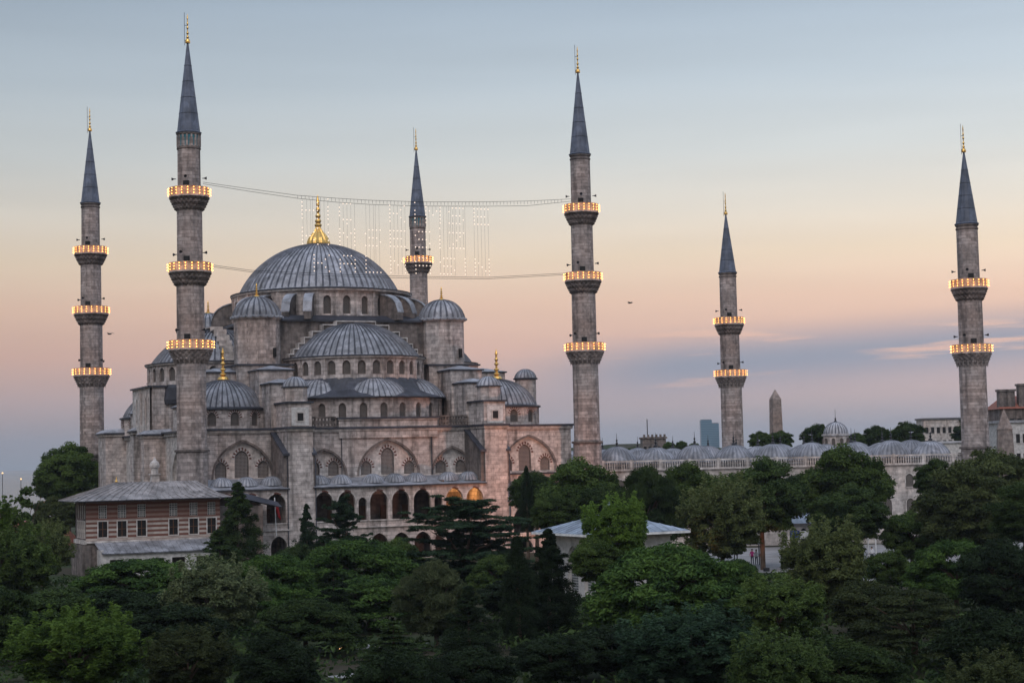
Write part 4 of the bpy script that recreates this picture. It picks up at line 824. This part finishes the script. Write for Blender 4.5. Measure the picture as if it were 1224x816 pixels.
# ------------------------------------------------------------------ trees
rng=np.random.default_rng(3)
def leaves_mesh(name,C,Nn,size,tint,mat,aspect=1.6,jit=.9):
    n=len(C); a=rng.normal(size=(n,3))*jit+Nn; a/=np.linalg.norm(a,axis=1,keepdims=True)+1e-9
    t=np.cross(a,rng.normal(size=(n,3))); t/=np.linalg.norm(t,axis=1,keepdims=True)+1e-9; s=np.cross(a,t)
    sz=(size*rng.uniform(.6,1.3,(n,1))); 
    V=np.stack([C-t*sz*aspect,C-s*sz*.55+a*sz*.1,C+t*sz*aspect,C+s*sz*.55+a*sz*.1],1).reshape(-1,3)
    me=bpy.data.meshes.new(name); me.vertices.add(4*n); me.vertices.foreach_set('co',V.ravel().astype(np.float32)); me.loops.add(4*n); me.loops.foreach_set('vertex_index',np.arange(4*n,dtype=np.int32))
    me.polygons.add(n); me.polygons.foreach_set('loop_start',np.arange(0,4*n,4,dtype=np.int32)); me.polygons.foreach_set('loop_total',np.full(n,4,dtype=np.int32)); me.update()
    at_=me.attributes.new('tint','FLOAT','POINT'); at_.data.foreach_set('value',np.repeat(np.clip(tint,0,1),4).astype(np.float32)); me.materials.append(MT[mat]); return me
def clumps(cen,rad,per,flat=1.0,up=.4):
    """leaves on the shells of clumps"""
    n=len(cen); d=rng.normal(size=(n*per,3)); d/=np.linalg.norm(d,axis=1,keepdims=True); d[:,2]=np.where(d[:,2]<-.3,-d[:,2]*.5,d[:,2])
    r=np.repeat(rad,per)[:,None]*rng.uniform(.55,1.08,(n*per,1)); P=np.repeat(cen,per,axis=0)+d*r*np.array([1,1,flat]); Nn=d+np.array([0,0,up])
    tint=np.repeat(rng.uniform(0,1,n),per)*.65+rng.uniform(0,.35,n*per); return P,Nn,tint
# every crown is built in a unit frame: width about 2, bottom 0, top H
def crown_broad(n=95,H=1.9,per=170,rr=(.16,.30),seed_shape=1.0,low=.0,spike=0.0):
    d=rng.normal(size=(n,3)); d/=np.linalg.norm(d,axis=1,keepdims=True); rad=rng.uniform(.45,.92,(n,1))**.6
    c=d*rad*np.array([.86,.86,H/2*.86]); c[:,2]+=H/2; wid=1-.25*seed_shape*np.clip((c[:,2]/H-.5)*2,0,1)**2; c[:,:2]*=wid[:,None]
    c+=rng.normal(size=c.shape)*.05
    P,Nn,t=clumps(c,rng.uniform(*rr,n),per,.8)
    if spike:
        k=int(spike*n); idx=rng.choice(len(c),k); tips=c[idx]; m=40
        Q=np.repeat(tips,m,axis=0); s=np.tile(np.linspace(0,1,m),k); Q=Q+np.stack([rng.normal(size=k*m)*.03,rng.normal(size=k*m)*.03,.12+s*.26],1); out=np.repeat(d[idx],m,axis=0)*.12; Q+=out
        P=np.vstack([P,Q]); Nn=np.vstack([Nn,np.tile([0,0,1.],(k*m,1))]); t=np.concatenate([t,np.full(k*m,.9)])
    return P,Nn,t
def crown_pine(n=120,H=1.15,per=190):
    th=rng.uniform(0,2*PI,n); r=np.sqrt(rng.uniform(0,1,n)); z=(1-r**2.4)*H*.62+H*.28+rng.normal(size=n)*.03; low=rng.random(n)<.35; z=np.where(low,z*rng.uniform(.25,.8,n),z)
    c=np.stack([r*.88*np.cos(th),r*.88*np.sin(th),z],1); return clumps(c,rng.uniform(.11,.19,n),per,.72,.8)
def crown_cone(H=4,n=160,per=110,w0=1,tiers=0,tight=1):
    z=rng.uniform(0,1,n)**1.1; 
    if tiers: z=np.clip((np.round(z*tiers)/tiers)*.96+.02+rng.normal(size=n)*.012,0,.99)
    R_=(1-z)**(.8*tight)*w0+.04; th=rng.uniform(0,2*PI,n); r=R_*rng.uniform(.3,1.1 if tiers else .98,n)*(1+.25*np.sin(th*3+z*17))
    c=np.stack([r*np.cos(th),r*np.sin(th),z*H-(r*.3 if tiers else 0)],1); return clumps(c,np.clip(R_*.3,.07,.3),per,.45 if tiers else 1.3,.5)
def crown_column(H=6,n=150,per=110):
    z=rng.uniform(0,1,n); R_=np.sin(np.clip(z*.95+.05,0,1)**.6*PI)**.6*.85+.08; R_=np.where(z>.7,R_*(1-(z-.7)/.34),R_); th=rng.uniform(0,2*PI,n); r=R_*rng.uniform(.3,.9,n)
    c=np.stack([r*np.cos(th),r*np.sin(th),z*H],1); return clumps(c,np.full(n,.22),per,2.2,.2)
def crown_cedar(H=1.35):
    cs=[];rd=[]
    for lv,(z,Rr) in enumerate(((.12,.75),(.3,1.0),(.5,.95),(.68,.85),(.86,.78),(1.02,.62),(1.2,.4))):
        nb=9-lv//2
        for k in range(nb):
            a=2*PI*k/nb+lv*.7+rng.uniform(-.35,.35); L_=Rr*rng.uniform(.5,1.15); dz=rng.uniform(-.09,.09); tl=rng.uniform(-.02,.16)
            for s in np.linspace(.15,1,9):
                cs.append((L_*s*cos(a)+rng.normal()*.05,L_*s*sin(a)+rng.normal()*.05,z*H/1.2+dz+tl*s*s+rng.normal()*.015)); rd.append(.12*(1.2-.6*s)*rng.uniform(.7,1.3))
    c=np.array(cs); return clumps(c,np.array(rd)*1.15,170,.3,1.3)
def crown_layer(H=1.1,n=170):
    c=[];rd=[]
    for i in range(n):
        th=rng.uniform(0,2*PI); r=math.sqrt(rng.uniform(0,1)); zt=(1-r**2)*H*.8+.15; z=zt*rng.choice([1,.8,.6,.4],p=[.55,.2,.15,.1]); c.append((r*.9*cos(th),r*.9*sin(th),z)); rd.append(rng.uniform(.11,.2))
    return clumps(np.array(c),np.array(rd),290,.3,1.0)
def crown_sparse():
    c=[];rd=[]
    for k in range(11):
        a=rng.uniform(0,2*PI); x=.55*cos(a)*rng.uniform(.2,1); y=.55*sin(a)*rng.uniform(.2,1); top=rng.uniform(1.6,3.2)
        for s in np.linspace(.2,1,8): c.append((x*s*1.3+rng.normal()*.08,y*s*1.3+rng.normal()*.08,top*s)); rd.append(rng.uniform(.10,.2))
    return clumps(np.array(c),np.array(rd),70,1.2,.5)
def crown_weep():
    P,Nn,t=crown_broad(130,1.7,380,(.12,.24)); return P,Nn*.2+np.array([1,0,0]),t
KINDS={}
def mk(kind,fn,leaf,mats,H0,trunk=.055,aspect=1.5,jit=.9,**k):
    C_,Nn,t=fn(**k); ms={}
    KINDS[kind]=dict(C=C_,N=Nn,t=t,leaf=leaf,H=H0,trunk=trunk,aspect=aspect,jit=jit,ms=ms)
def crown_mesh(kind,mat):
    K=KINDS[kind]
    if mat not in K['ms']:
        if K['ms']:
            me=next(iter(K['ms'].values())).copy(); me.materials.clear(); me.materials.append(MT[mat]); K['ms'][mat]=me
        else: K['ms'][mat]=leaves_mesh('crown',K['C'],K['N'],K['leaf'],K['t'],mat,K['aspect'],K['jit'])
    return K['ms'][mat]
mk('broad',crown_broad,.027,None,1.9,n=150,per=420,rr=(.13,.26)); mk('broad2',crown_broad,.026,None,1.7,n=150,H=1.7,per=420,rr=(.12,.27),seed_shape=.4); mk('spiky',crown_broad,.025,None,1.9,n=190,per=330,rr=(.09,.19),spike=.9)
mk('pine',crown_pine,.021,None,1.15,.05,n=210,per=330); mk('cone',crown_cone,.026,None,4,.06,n=240,per=230,tiers=0); mk('spruce',crown_cone,.026,None,3.6,.05,H=3.6,n=300,per=150,tiers=10); mk('column',crown_column,.035,None,6,.12,n=220,per=180)
mk('cedar',crown_cedar,.014,None,1.35,.05,aspect=2.4); mk('layer',crown_layer,.016,None,1.1,.05); mk('sparse',crown_sparse,.045,None,3.2,.05); mk('weep',crown_weep,.018,None,1.7,aspect=3.2,jit=.4,trunk=.06)
_trunk={}
def trunk_mesh(kind):
    if kind not in _trunk:
        K=KINDS[kind]; b=MB().mat('bark'); r=K['trunk']; H=K['H']; b.tube((0,0,-1.0),(.02,.01,H*.35),r*1.2,8,r*.8)
        tp=Vector((.02,.01,H*.35)); rr=random.Random(len(kind))
        if kind in ('column','cone','spruce'): b.tube(tp,(0,0,H*.95),r*.8,6,r*.15)
        else:
            for i in range(9):
                a=2*PI*i/9+rr.uniform(-.3,.3); q=Vector((cos(a)*rr.uniform(.3,.6),sin(a)*rr.uniform(.3,.6),H*rr.uniform(.45,.8))); mid=tp.lerp(q,.5)+Vector((0,0,.05)); b.tube(tp-Vector((0,0,rr.uniform(0,.3*H*.3))),mid,r*.45,5,r*.3); b.tube(mid,q,r*.3,5,r*.1)
        o=b.obj('trunk'); _trunk[kind]=o.data; bpy.data.objects.remove(o)
    return _trunk[kind]
def tree(kind,mat,px,py,wpx,d,label,base=None,cat='tree',group='trees in the park',name=None,z0=0,hmul=1.0):
    """crown top at photo pixel (px,py) at depth d, crown width wpx pixels"""
    p=at(px,py,d); K=KINDS[kind]; s=wpx/2*d/FPX; zt=p.z-gh(p.x,p.y)-z0; Hc=K['H']*s*hmul
    sz=hmul
    zb=zt-Hc
    if zb<.4: sz=hmul*max(.25,(zt-.3)/Hc); zb=max(zt-K['H']*s*sz,.2)
    nm=name or {'pine':'umbrella_pine','cone':'conifer','spruce':'spruce_tree','column':'cypress','cedar':'cedar_tree','layer':'spreading_tree','sparse':'slender_tree'}.get(kind,'broadleaf_tree')
    t=thing(nm,label,cat,(p.x,p.y,gh(p.x,p.y)+z0),random.uniform(0,6.28),group)
    o=bpy.data.objects.new('crown',crown_mesh(kind,mat)); col.objects.link(o); o.parent=t; o.location=(0,0,zb); o.scale=(s,s,s*sz)
    tr=bpy.data.objects.new('trunk',trunk_mesh(kind)); col.objects.link(tr); tr.parent=t
    k=(zb+.3*Hc)/(1.0+.3*K['H']) ; tr.location=(0,0,zb); tr.scale=(s,s,s*sz if zb<s*sz else s*sz)
    if zb>s*sz*.9:
        lo=MB().mat('bark').tube((0,0,0),(0,0,zb-s*sz*.8),K['trunk']*s*1.5,8,K['trunk']*s*1.22).obj('trunk_base',t)
    return t
T=tree
# behind and left
T('broad','leaf_mid',82,528,86,262,'dark broadleaf tree behind the striped pavilion, left of the leftmost minaret')
T('broad2','leaf_olive',66,590,64,232,'olive-green tree just left of the pavilion eave')
T('broad','leaf_mid',62,556,50,270,'rounded tree low against the sea left of the leftmost minaret')
T('sparse','leaf_mid',24,562,96,160,'slender loose-leaved tree standing against the sea at the left edge')
T('sparse','leaf_bright',3,585,34,150,'thin bright tree cut by the left edge of the photo')
T('spiky','leaf_mid',2,628,130,150,'large leafy tree at the left edge below the slender one',hmul=1.2)
T('spiky','leaf_olive',50,624,76,172,'dark tree directly left of the pavilion corner')
T('broad2','leaf_dark',60,700,150,118,'dark bushy tree below the pavilion corner at left')
T('broad2','leaf_dark',-15,690,120,110,'dark tree mass at the far left edge, lower part')
T('spiky','leaf_bright',88,728,178,92,'bright yellow-green bush in the bottom left corner')
T('spiky','leaf_brown',226,752,120,90,'dull green bush right of the bright bottom-left bush')
T('pine','leaf_pine',165,668,180,150,'clipped dark pine hedge in front of the pavilion porch',hmul=1.3)
T('broad2','leaf_black',150,700,150,120,'nearly black tree under the pavilion hedge')
T('spiky','leaf_silver',258,668,130,118,'tall silvery green tree with pale tips below the pavilion right end')
T('cone','leaf_dark',284,576,76,186,'dark yew standing in front of the pavilion right end',hmul=.75)
T('cone','leaf_dark',262,632,70,178,'short dark conifer at the foot of the pavilion wall',hmul=.6)
T('cone','leaf_cedar',366,602,36,184,'small pointed spruce in front of the left buttress')
T('cedar','leaf_cedar',408,602,70,182,'small dark cedar with drooping branches before the left gallery arches',hmul=1.5)
T('broad2','leaf_dark',352,648,60,172,'small dark bush between spruce and yew')
T('pine','leaf_pine',328,662,130,146,'umbrella pine with puffy bright tufts left of centre')
T('pine','leaf_pine',425,644,170,150,'wide umbrella pine in front of the lower gallery')
T('pine','leaf_pine',300,690,120,128,'lower umbrella pine right of the silvery tree',hmul=1.5)
T('pine','leaf_pine',440,690,170,128,'umbrella pine in front of the wide one',hmul=1.4)
T('pine','leaf_dark',365,715,140,112,'shadowy pine low at centre left',hmul=1.5)
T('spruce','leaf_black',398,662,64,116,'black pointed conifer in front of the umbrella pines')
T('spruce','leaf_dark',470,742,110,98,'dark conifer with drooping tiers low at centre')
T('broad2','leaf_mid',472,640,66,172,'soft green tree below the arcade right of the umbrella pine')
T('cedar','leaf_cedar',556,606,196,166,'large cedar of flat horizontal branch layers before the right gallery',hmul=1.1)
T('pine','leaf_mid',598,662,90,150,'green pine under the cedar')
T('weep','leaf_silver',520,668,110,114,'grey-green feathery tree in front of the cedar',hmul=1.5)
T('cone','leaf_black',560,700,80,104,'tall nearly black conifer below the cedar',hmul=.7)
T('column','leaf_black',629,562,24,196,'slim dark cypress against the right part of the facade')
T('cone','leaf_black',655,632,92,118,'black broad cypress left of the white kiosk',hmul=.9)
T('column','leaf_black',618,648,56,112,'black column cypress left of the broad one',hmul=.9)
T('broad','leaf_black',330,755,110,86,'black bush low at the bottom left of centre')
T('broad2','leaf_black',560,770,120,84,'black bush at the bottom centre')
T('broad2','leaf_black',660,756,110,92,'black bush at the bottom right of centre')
# right of the facade
T('broad','leaf_mid',694,546,118,196,'rounded green tree at the foot of the middle minaret')
T('broad2','leaf_mid',664,586,66,180,'olive-green tree behind the left roof edge of the kiosk')
T('weep','leaf_dark',770,556,110,192,'dark feathery tree in front of the courtyard wall',hmul=1.2)
T('broad','leaf_mid',826,551,98,198,'green tree under the courtyard balustrade')
T('broad2','leaf_dark',720,575,80,190,'dark tree between the middle minaret tree and the feathery one')
T('spiky','leaf_bright',736,594,92,132,'bright green tree in front of the kiosk roof')
T('broad2','leaf_mid',712,640,70,128,'leafy tree below the kiosk roof at its left')
T('pine','leaf_pine',796,650,212,118,'big puffy umbrella pine right of the kiosk',hmul=1.3)
T('spiky','leaf_olive',860,572,112,172,'olive tree with pale tips and orange-lit lower branches')
T('broad','leaf_dark',908,545,112,184,'tall dark tree with lit trunk beside the plaza')
T('broad2','leaf_dark',968,556,96,222,'dark tree behind the fountain kiosk')
T('broad','leaf_mid',1010,530,118,196,'large dark green tree before the courtyard below the gate dome')
T('broad','leaf_dark',1012,578,104,180,'dark tree with one bright side in front of the large courtyard tree',hmul=.8)
T('broad2','leaf_mid',1088,607,80,182,'round green tree left of the far right minaret foot')
T('broad','leaf_dark',1116,547,54,200,'small dark tree next to the courtyard corner')
T('broad','leaf_olive',1154,550,134,176,'big olive-green tree under the far right minaret')
T('broad2','leaf_olive',1192,532,110,198,'olive-green tree at the right edge behind the pillar foot')
T('broad','leaf_dark',1222,575,90,150,'dark tree cut by the right edge')
T('spiky','leaf_olive',985,624,120,128,'light-tipped pointed tree in the right foreground',hmul=1.0)
T('spiky','leaf_mid',930,690,120,108,'dull green tree left of the light-tipped pointed tree')
T('broad2','leaf_brown',1040,690,110,112,'brownish tree right of the light-tipped pointed tree')
T('pine','leaf_pine',1140,645,130,128,'umbrella pine at right above the layered tree')
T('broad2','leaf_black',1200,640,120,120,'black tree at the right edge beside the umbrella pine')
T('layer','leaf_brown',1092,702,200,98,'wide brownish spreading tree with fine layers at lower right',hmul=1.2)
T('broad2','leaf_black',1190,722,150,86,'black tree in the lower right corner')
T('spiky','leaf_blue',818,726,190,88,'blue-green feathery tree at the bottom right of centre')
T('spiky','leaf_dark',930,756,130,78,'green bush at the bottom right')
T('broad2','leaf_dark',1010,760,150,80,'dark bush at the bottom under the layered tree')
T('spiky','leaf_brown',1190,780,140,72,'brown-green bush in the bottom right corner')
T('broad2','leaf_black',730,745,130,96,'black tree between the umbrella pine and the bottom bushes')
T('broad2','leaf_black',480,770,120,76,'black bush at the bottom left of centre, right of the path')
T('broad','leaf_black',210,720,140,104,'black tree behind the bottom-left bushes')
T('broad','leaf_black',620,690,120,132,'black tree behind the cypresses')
T('broad2','leaf_mid',1060,655,60,150,'small green tree at the plaza edge below the lamp posts')
T('pine','leaf_pine',880,668,70,140,'small umbrella pine at the plaza edge behind the big one')
T('broad2','leaf_dark',640,560,70,205,'dark tree between the slim cypress and the middle minaret tree')
# far trees over the courtyard
for px,py,wp,d,mt,lb in ((908,514,30,330,'leaf_mid','far tree left of the obelisk foot'),(932,513,34,335,'leaf_mid','far tree at the obelisk foot'),(975,505,40,320,'leaf_dark','far dark tree left of the gate dome'),(1022,516,26,330,'leaf_mid','far low tree just right of the gate dome'),(1046,507,36,335,'leaf_dark','far tree over the courtyard, second right of the gate dome'),(1086,502,44,335,'leaf_dark','largest far dark tree over the courtyard domes'),
    (1068,512,26,345,'leaf_mid','far small tree left of the largest far tree'),(1166,489,46,430,'leaf_dark','far tall tree partly hidden by the far right minaret'),(1152,505,34,420,'leaf_dark','far tree left of the far right minaret'),(800,527,16,420,'leaf_mid','tiny far tree right of the ruined block'),(814,526,16,430,'leaf_mid','second tiny far tree right of the ruined block'),(757,533,22,380,'leaf_mid','tiny far tree left of the ruined block'),(830,528,14,440,'leaf_mid','tiny far tree left of the skyscrapers'),(1122,535,30,260,'leaf_mid','small tree at the courtyard corner below the pale building')):
    T('broad2',mt,px,py,wp,d,lb,group='far trees')
# undergrowth hiding the lawn
n=2600; P=[];c=0
while len(P)<n:
    px=rng.uniform(-60,1290); d=rng.uniform(76,185); q=at(px,600,d)
    if q.y>-11 and q.x<6: continue
    if 40<q.x<100 and -60<q.y: continue
    if abs(q.x+13)<7 and (-115<q.y<-108 or -100<q.y<-94): continue
    P.append((q.x,q.y,rng.uniform(.15,.7)))
c_=np.array(P); P_,N_,t_=clumps(c_,rng.uniform(.5,1.3,n),26,.7,.8)
me=leaves_mesh('undergrowth',P_,N_,.16,t_,'leaf_dark'); o=bpy.data.objects.new('undergrowth',me); col.objects.link(o); tag(o,'dark low undergrowth and shrubs covering the lawn between the trees','undergrowth',kind='stuff')
